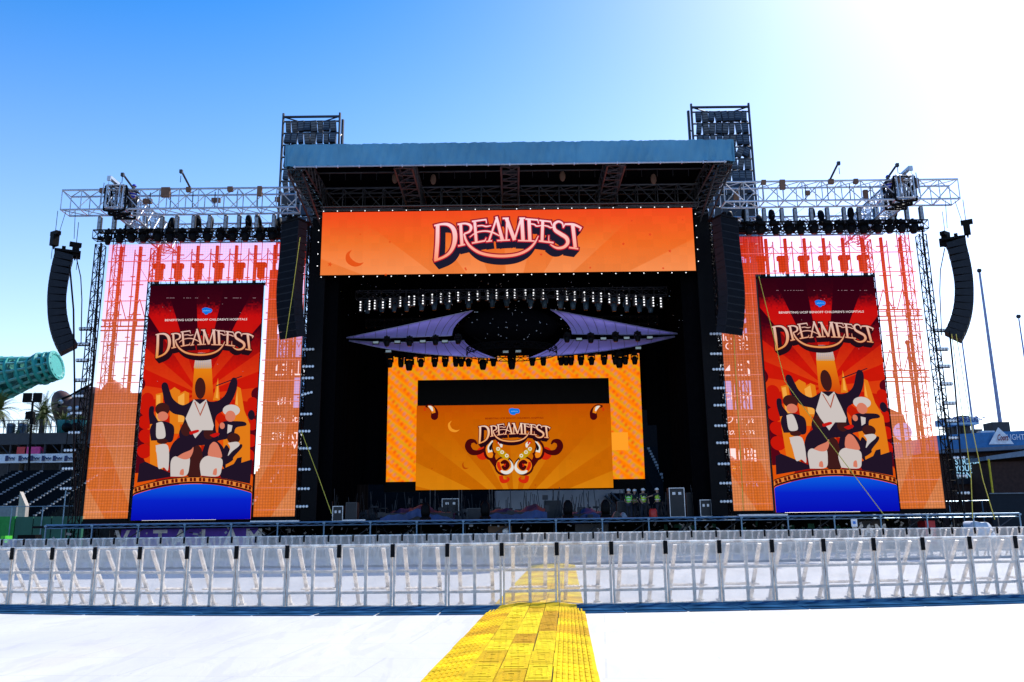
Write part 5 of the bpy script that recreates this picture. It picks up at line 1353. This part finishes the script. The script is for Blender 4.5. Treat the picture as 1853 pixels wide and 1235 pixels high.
# scoreboard with signs
sb = empty('scoreboard', (0, 132, 0), 'huge dark stadium scoreboard with pale advertising, glimpsed behind the stage', 'scoreboard')
xl, xr = W(493, 700, 132).x, W(1402, 700, 132).x
zl_, zr_ = W(560, 604, 132).z, W(1340, 412, 132).z
MB().box(xl, -10, 132, 134, 0, zl_).box(-9.99, xr, 132, 134, 0, zr_).build('board', mat('scoreboard_dark', (.010, .011, .013), .8, spec=0), sb)
LIGHTP = mat('white_sign_face', (.85, .87, .92), .5); SIGNW = emat('emissive_sign', (236, 240, 250), k=1.0); SIGNB = emat('emissive_sign_blue', (110, 160, 235), k=.9); DKP = mat('dark_sign_letters', (.02, .02, .02), .6)  # plain white faces; pale and blue signs emit their own colour
def sign(px0, py0, px1, py1, m, txt=None, tm=None, h=None, name='sign_panel', D=131.8, sx=1, **kw):
    a_, b_ = W(px0, py0, D), W(px1, py1, D); o = None
    if m: o = MB().box(a_.x, b_.x, D - .1, D, b_.z, a_.z).build(name, m, sb)
    if txt: text(txt, ((a_.x + b_.x)/2, D - .25, (a_.z + b_.z)/2), h or (a_.z - b_.z) * .7, tm, o or sb, 'sign_lettering', sx=sx, **kw)
sign(503, 606, 575, 646, SIGNB, 'SAFEWAY', DKP, .95, sx=.95)
sign(500, 654, 572, 679, SIGNW, 'ZENITH', DKP, 1.9, bold=.05, sx=.9)
sign(530, 684, 562, 713, SIGNB)
sign(503, 720, 530, 733, SIGNW); sign(532, 716, 550, 738, SIGNB)
sign(505, 750, 566, 768, None, 'PlayStation', SIGNW, 1.05)
sign(496, 783, 575, 797, None, 'GREATNESS', SIGNW, 1.05, bold=.02); sign(508, 800, 575, 813, None, 'AWAITS', SIGNW, 1.05, bold=.02)
sign(486, 824, 514, 846, None, 'X Y Z', SIGNW, 1.3, bold=.04); sign(518, 824, 550, 838, SIGNW)
sign(486, 878, 530, 890, None, 'e e e a', SIGNB, .6)
sign(1330, 462, 1372, 482, None, 'xfinity', SIGNB, 1.0, bold=.02); sign(1335, 490, 1372, 502, None, 'ib', SIGNB, 1.2)
sign(1334, 509, 1366, 531, SIGNW, 'N', DKP, 1.9, bold=.05)
p = W(1342, 572, 131.5)
rg = MB(); n = 24
for r0, r1 in ((2.1, 2.9), (.7, 1.3)):
    for k in range(n):
        a0, a1 = 2*math.pi*k/n, 2*math.pi*(k+1)/n
        rg.poly([p + Vector((r0*math.cos(a0), 0, r0*math.sin(a0))), p + Vector((r0*math.cos(a1), 0, r0*math.sin(a1))), p + Vector((r1*math.cos(a1), 0, r1*math.sin(a1))), p + Vector((r1*math.cos(a0), 0, r1*math.sin(a0)))])
rg.build('round_emblem', SIGNB, sb)
sign(1300, 603, 1376, 621, None, 'Blue Shield', SIGNW, 1.15); sign(1300, 620, 1376, 636, None, 'of California', SIGNW, 1.15)
sign(1303, 654, 1376, 680, SIGNW, 'ZENI', DKP, 1.9, bold=.06, sx=1.2)
sign(1308, 690, 1374, 741, SIGNB); sign(1308, 697, 1374, 709, None, 'charles', WHITEP, .8); sign(1308, 711, 1374, 725, None, 'SCHWAB', SIGNW, 1.2, sx=1.1)
sign(1308, 752, 1384, 770, None, 'Own your', SIGNW, 1.05, shear=.5); sign(1308, 774, 1384, 790, None, 'tomorrow', SIGNW, .95, shear=.5)
a_, b_ = W(1311, 812, 131.6), W(1368, 836, 131.6)
MB().poly([W(1311, 812, 131.6), W(1360, 812, 131.6), W(1384, 822, 131.6), W(1380, 836, 131.6), W(1345, 834, 131.6), W(1318, 829, 131.6)]).build('white_emblem', SIGNW, sb)
sign(1340, 812, 1392, 832, None, 'EBS', mat('sign_orange', (.4, .12, .05), .5), 1.4, D=131.3); sign(1325, 870, 1385, 884, None, 'silver club', SIGNB, .7)
# building behind the right mesh
t = empty('stadium_building', (48, 120, 0), 'brown stadium building with pale lettering behind the right mesh screen', 'building')
def BP(px, py, D=120): return W(px, py, D)
o = MB().prism([(BP(1610, 930).x, 0), (BP(1725, 930).x, 0), (BP(1725, 930).x, BP(1700, 792).z), (BP(1660, 930).x + .4, BP(1650, 797).z), (BP(1655, 930).x, BP(1652, 750).z), (BP(1628, 930).x, BP(1628, 738).z), (BP(1606, 930).x, BP(1608, 720).z)], 120, 130).build('wall', mat('brown_wall', (.06, .03, .02), .8), t)
text('SILVER OUTLET', (BP(1675, 812).x, 119.8, BP(1675, 808).z), 1.0, SIGNB, t, 'lettering'); text('SH', (BP(1630, 812).x, 119.8, BP(1630, 815).z), 1.1, SIGNB, t, 'lettering'); text('756', (BP(1634, 845).x, 119.8, BP(1634, 845).z), 1.1, SIGNB, t, 'lettering')
e_ = MB(); e_.lathe([(1.3, 0), (1.3, .1), (.1, .12)], 18, Matrix.Translation(BP(1632, 782) + Vector((0, -.2, 0))) @ Matrix.Rotation(rad(90), 4, 'X')); e_.build('round_sign', SIGNB, t)
# bleachers
def stand(name, px0, px1, D0, D1, z0, z1, rows, label, aisles=5, rail=True):
    x0, x1 = W(px0, 880, (D0 + D1)/2).x, W(px1, 880, (D0 + D1)/2).x
    t = empty(name, ((x0 + x1)/2, D0, 0), label, 'bleachers', 'ballpark bleachers')
    b_ = MB(); dy, dz = (D1 - D0)/rows, (z1 - z0)/rows
    pr = [(D0, 0)]
    for k in range(rows): pr += [(D0 + k*dy, z0 + k*dz), (D0 + (k+1)*dy, z0 + k*dz)]
    pr += [(D1, z1), (D1, 0)]
    n = len(pr); b_.v = [Vector((x0, y, z)) for y, z in pr] + [Vector((x1, y, z)) for y, z in pr]
    b_.f = [list(range(n))[::-1], [n + k for k in range(n)]] + [[k, (k+1) % n, n + (k+1) % n, n + k] for k in range(n)]
    b_.build('terrace', SEATM, t)
    s_ = MB()
    for k in range(rows):
        y = D0 + (k + .55) * dy; z = z0 + k * dz; s_.box(x0, x1, y, y + .12, z + .02, z + .34 * dz + .25)
    s_.build('bench_rows', mat('bench_grey', (.007, .011, .015), .9, spec=0), t)
    for a in range(aisles):
        xa = x0 + (x1 - x0) * (a + .5) / aisles; s_ = MB()
        for k in range(rows): s_.box(xa - .13, xa + .13, D0 + (k + .0) * dy - .02, D0 + (k + .5) * dy, z0 + k*dz + .01, z0 + k*dz + .26)
        s_.build('aisle_steps', STEPM, t)
    return t
stand('bleachers', -60, 146, 84, 100, 2.4, 8.7, 26, 'dark bleachers with pale aisle steps at the left behind the stage')
stand('bleachers', 445, 700, 86, 104, 3.0, 10.5, 20, 'dark bleachers seen under the left stage drape', 3)
stand('bleachers', 1172, 1330, 86, 104, 3.0, 11.0, 20, 'dark bleachers seen under the right stage drape', 3)
# outfield wall seen under the screens
t = empty('outfield_wall', (0, 82, 0), 'pale grey outfield wall seen through the gap under the centre screen', 'wall')
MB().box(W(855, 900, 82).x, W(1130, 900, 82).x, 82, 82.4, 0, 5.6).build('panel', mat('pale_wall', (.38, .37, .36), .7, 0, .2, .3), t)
MB().box(W(520, 900, 82).x, W(895, 900, 82).x, 81.9, 81.99, 0, 6.6).build('shaded_panel', mat('dim_wall', (.005, .009, .014), .9, spec=0), t)  # shade behind the stage is put into the near-black colour of these panels
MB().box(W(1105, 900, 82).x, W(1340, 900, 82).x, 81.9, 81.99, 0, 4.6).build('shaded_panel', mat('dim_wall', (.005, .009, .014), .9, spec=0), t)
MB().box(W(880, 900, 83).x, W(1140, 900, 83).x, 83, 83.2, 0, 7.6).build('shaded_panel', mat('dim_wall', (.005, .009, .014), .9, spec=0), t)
g_ = MB(); g_.path([W(1095, 897, 81.8), W(1110, 912, 81.8), W(1122, 925, 81.8)], .12, 4); g_.path([W(1105, 892, 81.8), W(1118, 905, 81.8), W(1135, 912, 81.8)], .12, 4); g_.build('painted_lines', mat('dark_line', (.03, .04, .05), .7), t)
o = MB().box(W(560, 900, 80).x, W(640, 890, 80).x, 80, 80.3, W(600, 912, 80).z, W(600, 888, 80).z).build('press_sign', mat('dim_white', (.3, .4, .45), .6), loc=(-18, 80, 4)); tag(o, 'pale blue panel low behind the left stage tower', 'panel')
# ---- left background
gw = empty('green_wall', (-45, 78, 0), 'green padded field wall at the far left', 'wall')
for i, (a_, b_) in enumerate(((-60, 28), (28.6, 61), (61.6, 94), (94.6, 150))):
    MB().box(W(a_, 940, 78).x, W(b_, 940, 78).x - .06, 78, 78.4, 0, 3.0 if i else 3.05).build('wall_pad', GREEN if i else mat('bright_green_pad', (.01, .30, .05), .6), gw)
for px in (0, 24, 80, 118): MB().tube((W(px, 900, 77.8).x, 77.8, 0), (W(px, 900, 77.8).x, 77.8, 5.6 if px > 100 else 3.9), .05, 5).build('rail_post', RAIL, gw)
MB().tube((W(-10, 900, 77.8).x, 77.8, 3.9), (W(140, 900, 77.8).x, 77.8, 3.9), .035, 5).build('top_rail', RAIL, gw)
for px0, px1, h, m_, lb in ((0, 16, .8, mat('blue_bin', (.02, .12, .35), .5), 'blue crate before the green wall at the picture edge'), (18, 34, 1.0, mat('blue_bin', (.02, .12, .35), .5), 'second blue crate from the picture edge before the green wall'), (34, 66, 1.4, BLACK, 'black bench before the green wall'), (92, 112, .9, CASE, 'dark low box before the green wall'), (4, 12, 1.35, mat('lime_bag', (.1, .7, .05), .6), 'small lime green bag on the blue crate')):
    x0, x1 = W(px0, 950, 70).x, W(px1, 950, 70).x
    z0 = .8 if px0 == 4 else 0
    o = MB().box(x0, x1, 70, 71, z0, h).box(x0 + .1, x1 - .1, 69.9, 69.99, z0 + .2, h - .15).build('field_box', m_, loc=(x0, 70, z0)); tag(o, lb, 'box')
wg = MB().prism([(W(35, 900, 83).x, 2.2), (W(49, 900, 83).x, 2.2), (W(47, 910, 83).x, W(47, 915, 83).z), (W(36, 890, 83).x, W(36, 890, 83).z)], 83, 83.6).build('stair_screen', mat('pale_timber', (.45, .40, .34), .7), loc=(W(40, 900, 83).x, 83, 2.2)); tag(wg, 'pale triangular stair side among the left bleachers', 'panel')
o = MB().box(W(0, 900, 83.5).x, W(33, 900, 83.5).x, 83.4, 84, 2.4, W(10, 916, 83.5).z).build('dugout_roof', STEPM, loc=(-50, 83.5, 3)); tag(o, 'pale low roof beside the triangular stair side', 'roof')
# concourse deck with white advertising strip
cd = empty('concourse', (-60, 104, 0), 'dark upper concourse with railing and a white advertising strip at the left', 'concourse')
xA, xB = W(-80, 830, 104).x, W(170, 830, 104).x
zs = W(60, 838, 104).z, W(60, 822, 104).z
MB().box(xA, W(134, 830, 104).x, 103.8, 104, zs[0], zs[1]).build('advertising_strip', mat('white_strip', (.75, .80, .85), .5), cd)
BMK = mat('navy_print', (.01, .03, .12), .5)
for px in (16, 40, 61, 82, 102, 123):
    c = W(px, 830, 103.7); g_ = MB(); g_.box(c.x - .45, c.x - .1, 103.7, 103.72, c.z - .3, c.z + .35)
    g_.path([Vector((c.x - .05 + k * .09, 103.7, c.z + .02 + .13 * math.sin(k * 1.7))) for k in range(9)], .05, 4); g_.box(c.x - .1, c.x + .7, 103.7, 103.72, c.z - .22, c.z - .16); g_.build('printed_mark', BMK, cd)
MB().box(xA, xB, 104.2, 118, zs[1] + 1.2, zs[1] + 2.6).build('deck_slab', STEEL_D, cd)
MB().box(xA, xB, 112, 113, 0, zs[1] + 1.3).build('back_wall', STEEL_D, cd)
g_ = MB(); dz = zs[1] + 2.6
for k in range(30): x = xA + (xB - xA) * k / 29; g_.tube((x, 104.3, dz), (x, 104.3, dz + 1.6), .05, 4)
for h in (.8, 1.6): g_.tube((xA, 104.3, dz + h), (xB, 104.3, dz + h), .04, 4)
g_.build('railing', STEEL_D, cd)
for k in range(9): x = xA + (xB - xA) * k / 8; MB().tube((x, 104.4, 6), (x, 104.4, dz), .14, 5).tube((x, 104.4, dz - .6), (x + 2, 104.4, zs[1]), .08, 4).build('column', STEEL_D, cd)
for px, m_, lb in ((39, mat('red_cabin', (.6, .03, .04), .5), 'small red box under the left concourse'), (60, mat('pink_cabin', (.7, .05, .25), .5), 'pink box beside the red box under the left concourse')):
    c = W(px, 817, 104.1); o = MB().box(c.x - .6 - (px - 39)*.02, c.x + .6 + (px - 39)*.01, 104.1, 105, zs[1], zs[1] + .9).build('vendor_box', m_, loc=(c.x, 104.1, zs[1])); tag(o, lb, 'box')
for i, px in enumerate((9, 30)):
    c = W(px, 800, 103.9); t = empty('round_bin', (c.x, 104.8, dz), '%s blue bin on the left concourse' % ('first' if i == 0 else 'second'), 'bin'); MB().lathe([(.45, 0), (.5, 1.1), (.52, 1.15)], 10, Matrix.Translation((c.x, 104.8, dz))).build('body', mat('steel_blue_bin', (.10, .18, .3), .4, .3), t, True); MB().lathe([(.52, 1.16), (.4, 1.3), (.1, 1.35)], 10, Matrix.Translation((c.x, 104.8, dz))).build('lid', DARK, t)
# palms
LEAF = mat('palm_leaf', (.10, .13, .03), .6, 0, .5, 8); TRK = mat('palm_trunk', (.09, .07, .05), .9)
def palm(px, py, D, R, zb, label, seed, name='palm_tree', full=70):
    c = W(px, py, D); t = empty(name, (c.x, D, zb), label, 'palm tree', 'palm trees'); q = random.Random(seed)
    MB().tube((c.x + .1, D, zb), (c.x, D, c.z - R*.1), .42, 9, .3).build('trunk', TRK, t)
    f_ = MB()
    for k in range(full):
        az = q.uniform(0, 6.283); el = q.uniform(-.9, 1.35); ln = R * q.uniform(.75, 1.1); pts = []
        d0 = Vector((math.cos(az) * math.cos(el), math.sin(az) * math.cos(el), math.sin(el)))
        p = Vector((c.x, D, c.z)); d = d0.copy()
        for j in range(8): pts.append(p.copy()); p = p + d * (ln / 7); d = (d + Vector((0, 0, -.13 - .05*j*.3))).normalized()
        for j in range(1, 8):
            a0 = pts[j-1]; dd = (pts[j] - a0).normalized(); sd_ = dd.cross(Vector((0, 0, 1))); sd_ = sd_.normalized() if sd_.length > .01 else Vector((1, 0, 0))
            for sg in (-1, 1):
                for h in (0, .33, .66):
                    b0 = a0 + (pts[j] - a0) * h
                    tip = b0 + (sd_ * sg * .8 + dd * .7 + Vector((0, 0, -.35))) * (R * .20 * (1.1 - j / 9)); f_.poly([b0 - dd * .035*R*.25, b0 + dd * .1*R*.25, tip])
    f_.build('crown', LEAF, t)
palm(78, 748, 108, 3.2, 11, 'tall palm tree with a full crown beside the floodlight pole', 1)
palm(46, 782, 112, 2.4, 9, 'low palm tree behind the concourse railing, left of the tall palm', 2)
palm(-4, 742, 108, 3.0, 11, 'palm tree half cut off by the left picture edge', 3)
palm(36, 776, 104.8, 1.3, 12.2, 'small palm behind the railing beside the blue bins', 4, full=40)
for i, (px, lb) in enumerate(((113, 'leafy plant in a teal tub on the left concourse'), (140, 'leafy plant in a teal tub close to the left stage edge'))):
    c = W(px, 790, 105); t = empty('planter', (c.x, 105, dz), lb, 'planter'); MB().lathe([(.7, 0), (.85, 1.5), (.9, 1.6)], 10, Matrix.Translation((c.x, 105, dz))).build('tub', mat('teal_tub', (.03, .22, .24), .5), t, True)
    f_ = MB(); q = random.Random(60 + i)
    for k in range(90):
        a_ = q.uniform(0, 6.28); e = q.uniform(.2, 1.4); ln = q.uniform(.7, 1.7); d = Vector((math.cos(a_)*math.cos(e), math.sin(a_)*math.cos(e), math.sin(e))); p = Vector((c.x, 105, dz + 1.5)); sd_ = d.cross(Vector((0, 0, 1))).normalized() * .13
        f_.poly([p - sd_, p + sd_, p + d * ln + Vector((0, 0, -.1))])
    f_.build('leaves', LEAF, t)
# floodlight pole
c = W(60, 720, 103); t = empty('floodlight_pole', (c.x, 103, 5), 'pole with two square black floodlights beside the palms', 'floodlight')
MB().tube((W(58, 820, 103).x, 103, 5), (c.x, 103, c.z - .4), .14, 6).build('pole', BLACK, t)
for dx in (-.62, .62): MB().box(c.x + dx - .5, c.x + dx + .5, 102.7, 103, c.z - .6, c.z + .55).build('floodlight', BLACK, t)
MB().cbox((c.x - .1, 103, c.z - 2.2), .9, .6, .9).cbox((c.x + .25, 103, c.z - 2.9), .5, .5, .8).build('control_box', BLACK, t)
for i, px in enumerate((122, 138)):
    c = W(px, 774, 103); t = empty('round_spotlight', (c.x, 103, dz + .3), 'round white-faced spotlight on a stand, %s one' % ('left' if i == 0 else 'right'), 'spotlight')
    MB().tube((c.x, 103.2, zs[1]), (c.x, 103.2, c.z), .06, 5).build('stand', BLACK, t); MB().lathe([(.05, .5), (.55, .35), (.6, 0), (.5, -.05)], 14, Matrix.Translation(c) @ Matrix.Rotation(rad(90), 4, 'X')).build('housing', BLACK, t, True)
    MB().lathe([(.46, .0), (.02, .02)], 14, Matrix.Translation(c + Vector((0, -.06, 0))) @ Matrix.Rotation(rad(90), 4, 'X')).build('face', LAMPOFF, t)
# teal bottle sculpture
TEAL = mat('teal_paint', (.02, .33, .28), .6, 0, .12); TEALL = mat('pale_teal_paint', (.16, .46, .41), .6)
p0, p1 = W(-60, 700, 118), W(104, 661, 118)
ax = (p1 - p0); Ln = ax.length; az = ax.normalized(); bt = empty('bottle_sculpture', p0, 'giant teal bottle-shaped lattice sculpture lying on its side against the sky', 'sculpture')
Mx = az.to_track_quat('Z', 'Y').to_matrix().to_4x4(); TM = Matrix.Translation(p0) @ Mx
def rad_at(t): 
    pts = [(0, 3.3), (.25, 3.35), (.42, 3.0), (.62, 2.35), (.78, 1.85), (.80, 2.2), (.84, 2.3), (.88, 1.95), (.92, 2.15), (.97, 2.1), (1.0, 1.8)]
    for (a_, b_), (c_, d_) in zip(pts, pts[1:]):
        if a_ <= t <= c_: return b_ + (d_ - b_) * (t - a_) / (c_ - a_)
    return 1.8
for t_ in [0, .1, .2, .31, .42, .53, .64, .74]:
    r = rad_at(t_); MB().lathe([(r, -.16), (r + .12, -.16), (r + .12, .16), (r, .16), (r - .5, .12), (r - .5, -.12), (r, -.16)], 22, TM @ Matrix.Translation((0, 0, t_ * Ln))).build('ring', TEAL, bt)
g_ = MB()
for k in range(12):
    a_ = 2 * math.pi * k / 12
    for j in range(20):
        t0, t1 = j / 20, (j + 1) / 20; q0, q1 = rad_at(t0) - .1, rad_at(t1) - .1
        g_.tube(TM @ Vector((q0*math.cos(a_), q0*math.sin(a_), t0*Ln)), TM @ Vector((q1*math.cos(a_), q1*math.sin(a_), t1*Ln)), .2, 4)
g_.build('slats', TEALL, bt)
MB().lathe([(1.9, .80*Ln), (2.35, .815*Ln), (2.4, .84*Ln), (2.0, .86*Ln), (1.8, .86*Ln), (1.8, .80*Ln)], 22, TM).build('collar', TEAL, bt)
MB().lathe([(1.9, .895*Ln), (2.25, .905*Ln), (2.2, .925*Ln), (1.9, .935*Ln), (1.7, .93*Ln), (1.7, .9*Ln)], 22, TM).build('collar', TEAL, bt)
MB().lathe([(1.5, .96*Ln), (2.1, .965*Ln), (2.15, .995*Ln), (1.7, 1.0*Ln), (1.5, .99*Ln)], 22, TM).build('bottle_lip', TEAL, bt)
g_ = MB()
for k in range(5):
    a0 = .6 + k * 1.25
    for j in range(1, 6, 2):
        t0, t1 = .1 + j * .1, .1 + (j+1) * .1; q0, q1 = rad_at(t0) - .25, rad_at(t1) - .25
        g_.poly([TM @ Vector((q0*math.cos(a0), q0*math.sin(a0), t0*Ln)), TM @ Vector((q0*math.cos(a0+.5), q0*math.sin(a0+.5), t0*Ln)), TM @ Vector((q1*math.cos(a0+.5), q1*math.sin(a0+.5), t1*Ln)), TM @ Vector((q1*math.cos(a0), q1*math.sin(a0), t1*Ln))])
g_.build('skin_panel', TEAL, bt)
MB().tube(TM @ Vector((0, 0, .1*Ln)) - Vector((0, 0, 3)), (p0.x + 2, 119, 10), .4, 6).build('support', STEEL_D, bt)
# giant glove
GLV = mat('brown_leather', (.10, .045, .03), .45, 0, .2, 1)
gc = W(150, 750, 112); gt = empty('glove_sculpture', (gc.x, 112, 8), 'giant brown baseball glove sculpture with pale studs beside the left screen', 'sculpture')
g_ = MB(); g_.ell(W(122, 748, 112), 1.7, 1.6, 3.4, 16, 10, Matrix.Rotation(-.5, 4, 'Y')); g_.build('thumb', GLV, gt, True)
MB().ell(W(160, 770, 112), 3.4, 2.4, 5.2, 18, 12).build('palm', GLV, gt, True)
for px, py, rx, rz, a_ in ((178, 742, 1.4, 3.6, .5), (194, 732, 1.4, 3.4, .2), (211, 735, 1.4, 3.2, -.05), (228, 738, 1.3, 2.8, -.2)): MB().ell(W(px, py, 112), rx, 1.5, rz, 12, 9, Matrix.Rotation(a_, 4, 'Y')).build('finger', GLV, gt, True)
MB().box(W(150, 800, 113).x, W(240, 800, 113).x, 113, 116, 0, W(200, 728, 113).z).build('backing', GLV, gt)
for px, py in ((126, 740), (140, 739), (123, 752), (138, 752), (125, 764), (139, 763), (110, 728)): MB().ell(W(px, py, 109.6), .32, .3, .32, 8, 6).build('stud', LAMPOFF, gt, True)
MB().path([W(105, 738, 110), W(112, 722, 110), W(128, 716, 110), W(145, 706, 110), W(165, 696, 110)], .16, 5).build('lacing', BLACK, gt)
# wall and ballpark parts behind the left mesh
o = MB().box(W(158, 800, 110).x, W(262, 800, 110).x, 110, 111, 0, W(200, 712, 110).z).build('club_house', mat('brown_wall', (.06, .03, .02), .8), loc=(-53, 110, 0)); tag(o, 'dark building behind the left mesh screen, below the glove fingers', 'building')
# ---- right background
bd = empty('brick_building', (W(1790, 850, 96).x, 96, 0), 'dark brick building with a blue cornice band at the far right', 'building')
bx0 = W(1700, 850, 96).x; bx1 = W(1990, 850, 96).x
zc = W(1720, 817, 96).z; zt = W(1720, 790, 96).z
MB().box(bx0, bx1, 96, 112, 0, zc).build('brick_wall', BRICKW, bd)
MB().prism([(bx0 - .5, zc), (bx1, zc + .9), (bx1, zt + .75), (W(1800, 800, 95).x, zt + .3), (bx0 - .5, zt)], 94.8, 112).build('blue_cornice', BLUEB, bd)
MB().prism([(bx0 - .5, zc - .35), (bx1, zc + .4), (bx1, zc + .9), (bx0 - .5, zc)], 94.5, 96).build('cornice_ledge', mat('slate_ledge', (.12, .16, .22), .6), bd)
c = W(1837, 792, 94.6); text('LIGHT', (c.x, 94.5, c.z), .62, LIGHTP, bd, 'wall_lettering', sx=.78)
c = W(1812, 792, 94.6); text('Coors', (c.x, 94.4, c.z - .05), .66, mat('dark_red_letters', (.25, .01, .02), .5), bd, 'wall_script', sx=.5, shear=.4, bold=.02)
g_ = MB(); g_.poly([Vector((c.x - 1.5, 94.6, c.z - .75)), Vector((c.x + 1.3, 94.6, c.z - .75)), Vector((c.x + .7, 94.6, c.z + .2)), Vector((c.x - .2, 94.6, c.z + 1.15))]); g_.build('mountain_mark', LIGHTP, bd)
wx = W(1790, 850, 92).x
MB().box(wx, bx1, 92, 95.9, 0, W(1800, 836, 92).z).build('brick_wing', BRICKW, bd)
MB().prism([(wx - .6, W(1790, 833, 91).z), (bx1, W(1853, 828, 91).z + 1.2), (bx1, W(1853, 822, 91).z + 1.9), (wx - .6, W(1790, 826, 91).z)], 91.2, 96).build('wing_roof', mat('grey_blue_roof', (.16, .22, .30), .5, .3), bd)
MB().box(W(1828, 775, 98).x - 2, W(1828, 775, 98).x + .0, 98, 100, zt, zt + 1.8).build('roof_unit', DARK, bd)
for a_, b_, h in ((1726, 1738, 1.5), (1742, 1757, 2.6), (1764, 1778, 1.0)): MB().box(W(a_, 780, 98).x, W(b_, 780, 98).x, 98, 100, zt, zt + h).build('roof_unit', DARK, bd)
MB().box(W(1775, 780, 97).x, W(1800, 780, 97).x, 97, 99, zt, zt + .7).build('roof_parapet', mat('pale_parapet', (.6, .62, .65), .6), bd)
# rooftop sign
rs = empty('rooftop_sign', (W(1733, 765, 97).x, 97, zt), 'blue and white beer sign box standing on posts on the roof', 'sign')
sx0, sxm, sx1 = W(1703, 765, 97).x, W(1733, 765, 97).x, W(1768, 765, 97).x; sz0, sz1 = W(1733, 770, 97).z, W(1733, 756, 97).z
MB().box(sx0, sxm - .02, 96.6, 98.5, sz0, sz1 - .2).build('sign_box', mat('ice_blue_print', (.35, .55, .75), .5, 0, .4, 1.2), rs); MB().box(sxm + .02, sx1, 96.6, 98.5, sz0 + .05, sz1).build('sign_box', mat('ice_blue_print', (.35, .55, .75), .5), rs)
NB = mat('navy_letters', (.01, .04, .25), .5)
text('COORS LIGHT', ((sx0 + sxm)/2, 96.5, sz0 + .5), .55, NB, rs, 'lettering', sx=.62, bold=.02); text('COORS LIGHT', ((sx1 + sxm)/2, 96.5, sz0 + .55), .55, NB, rs, 'lettering', sx=.72, bold=.02)
g_ = MB(); q_ = random.Random(4); x = sx0
while x < sx1 - .6: g_.poly([Vector((x, 96.55, sz1 - .25)), Vector((x + .7, 96.55, sz1 - .25)), Vector((x + .35, 96.55, sz1 + q_.uniform(.0, .25)))]); x += .5
g_.build('mountain_edge', LIGHTP, rs)
for px in (1712, 1734, 1760): x = W(px, 780, 97.5).x; MB().tube((x, 97.5, zt), (x, 97.5, sz0), .12, 5).build('post', WHITEP, rs)
# dark screen with writing
ds = empty('wall_screen', (W(1747, 850, 95.5).x, 95.5, 5), 'black wall board with pale capitals on the brick building', 'sign')
a_, b_ = W(1722, 826, 95.6), W(1770, 876, 95.6); MB().box(a_.x, b_.x, 95.6, 95.9, b_.z, a_.z).build('board', mat('board_black', (.006, .012, .025), .4), ds)
for i, tx in enumerate(('STREAM', 'YOUR', 'GIANTS.')):
    c = W(1728, 836.5 + i * 12.2, 95.5); text(tx, (c.x, 95.5, c.z), .62, emat('board_letters', (150, 205, 240)), ds, 'lettering', 'LEFT', sx=.85, bold=.02)
# fence, yellow pole, railing
fn = MB(); x0, x1 = W(1794, 915, 80).x, W(1990, 915, 80).x; t = empty('dark_fence', (x0, 80, 0), 'black fabric fence with a pale top line at the far right', 'fence')
MB().box(x0, x1, 80, 80.2, 0, W(1820, 894, 80).z).build('fabric', mat('navy_mesh', (.008, .014, .022), .8), t); MB().box(x0, x1, 79.9, 80.1, W(1820, 894, 80).z, W(1820, 894, 80).z + .09).build('top_line', STEPM, t)
fp = MB().tube(W(1797, 893, 85), W(1789, 831, 85), .1, 5).build('foul_line_pole', mat('yellow_paint', (.75, .55, .02), .5), loc=W(1797, 893, 85)); tag(fp, 'yellow vertical pole against the brick wall at the far right', 'pole')
rl = MB(); t = empty('blue_railing', (W(1745, 910, 84).x, 84, 0), 'blue-grey railing before the brick building', 'railing')
for px in (1716, 1740, 1776, 1796): rl.tube((W(px, 900, 84).x, 84, 0), (W(px, 900, 84).x, 84, W(px, 907, 84).z), .06, 5)
rl.tube((W(1712, 908, 84)), W(1797, 906, 84), .05, 5); rl.build('rails', RAIL, t)
def f(u, v): return (ppx(1750, 60) + 2.0*u, 60 + 1.6*v, .0 + 1.9 * (math.sin(math.pi * u) ** .5) * (.85 + .1 * math.sin(u * 9)) * (1 if v > .1 else .3))
o = MB().grid(f, 18, 6).build('white_cover', mat('white_sheet', (.8, .8, .8), .5), None, True, loc=(ppx(1750, 60), 60, 0)); tag(o, 'low white sheeted heap behind the far row of barricades at the right', 'sheet')
# flagpoles
for i, (pxt, pyt, pxb, pyb, D, r) in enumerate(((1772, 490, 1815, 782, 99, .16), (1739, 604, 1758, 762, 104, .10), (1843, 573, 1880, 800, 100, .10))):
    tp = W(pxt, pyt, D); t = empty('flagpole', (tp.x, D, 0), ('tall thick flagpole above the brick building', 'thinner flagpole left of the tall one', 'flagpole at the right picture edge')[i], 'flagpole', 'flagpoles on the brick building')
    MB().tube((tp.x, D, 7), (tp.x, D, tp.z - .3), r * 1.7, 6, r * .8).build('pole', mat('pole_blue_grey', (.22, .25, .40), .4, .4), t); MB().ell((tp.x, D, tp.z), .28, .28, .28, 8, 6).build('ball_top', DARK, t, True)
# thin flagpole seen through the right mesh
tp = W(1642, 620, 128); t = empty('flagpole', (tp.x, 128, 0), 'thin flagpole seen through the right mesh screen', 'flagpole', 'flagpoles on the brick building')
MB().tube((tp.x, 128, 12), (tp.x, 128, tp.z), .22, 6).build('pole', STEEL_D, t); MB().ell((tp.x, 128, tp.z), .4, .4, .4, 8, 6).build('ball_top', DARK, t, True)
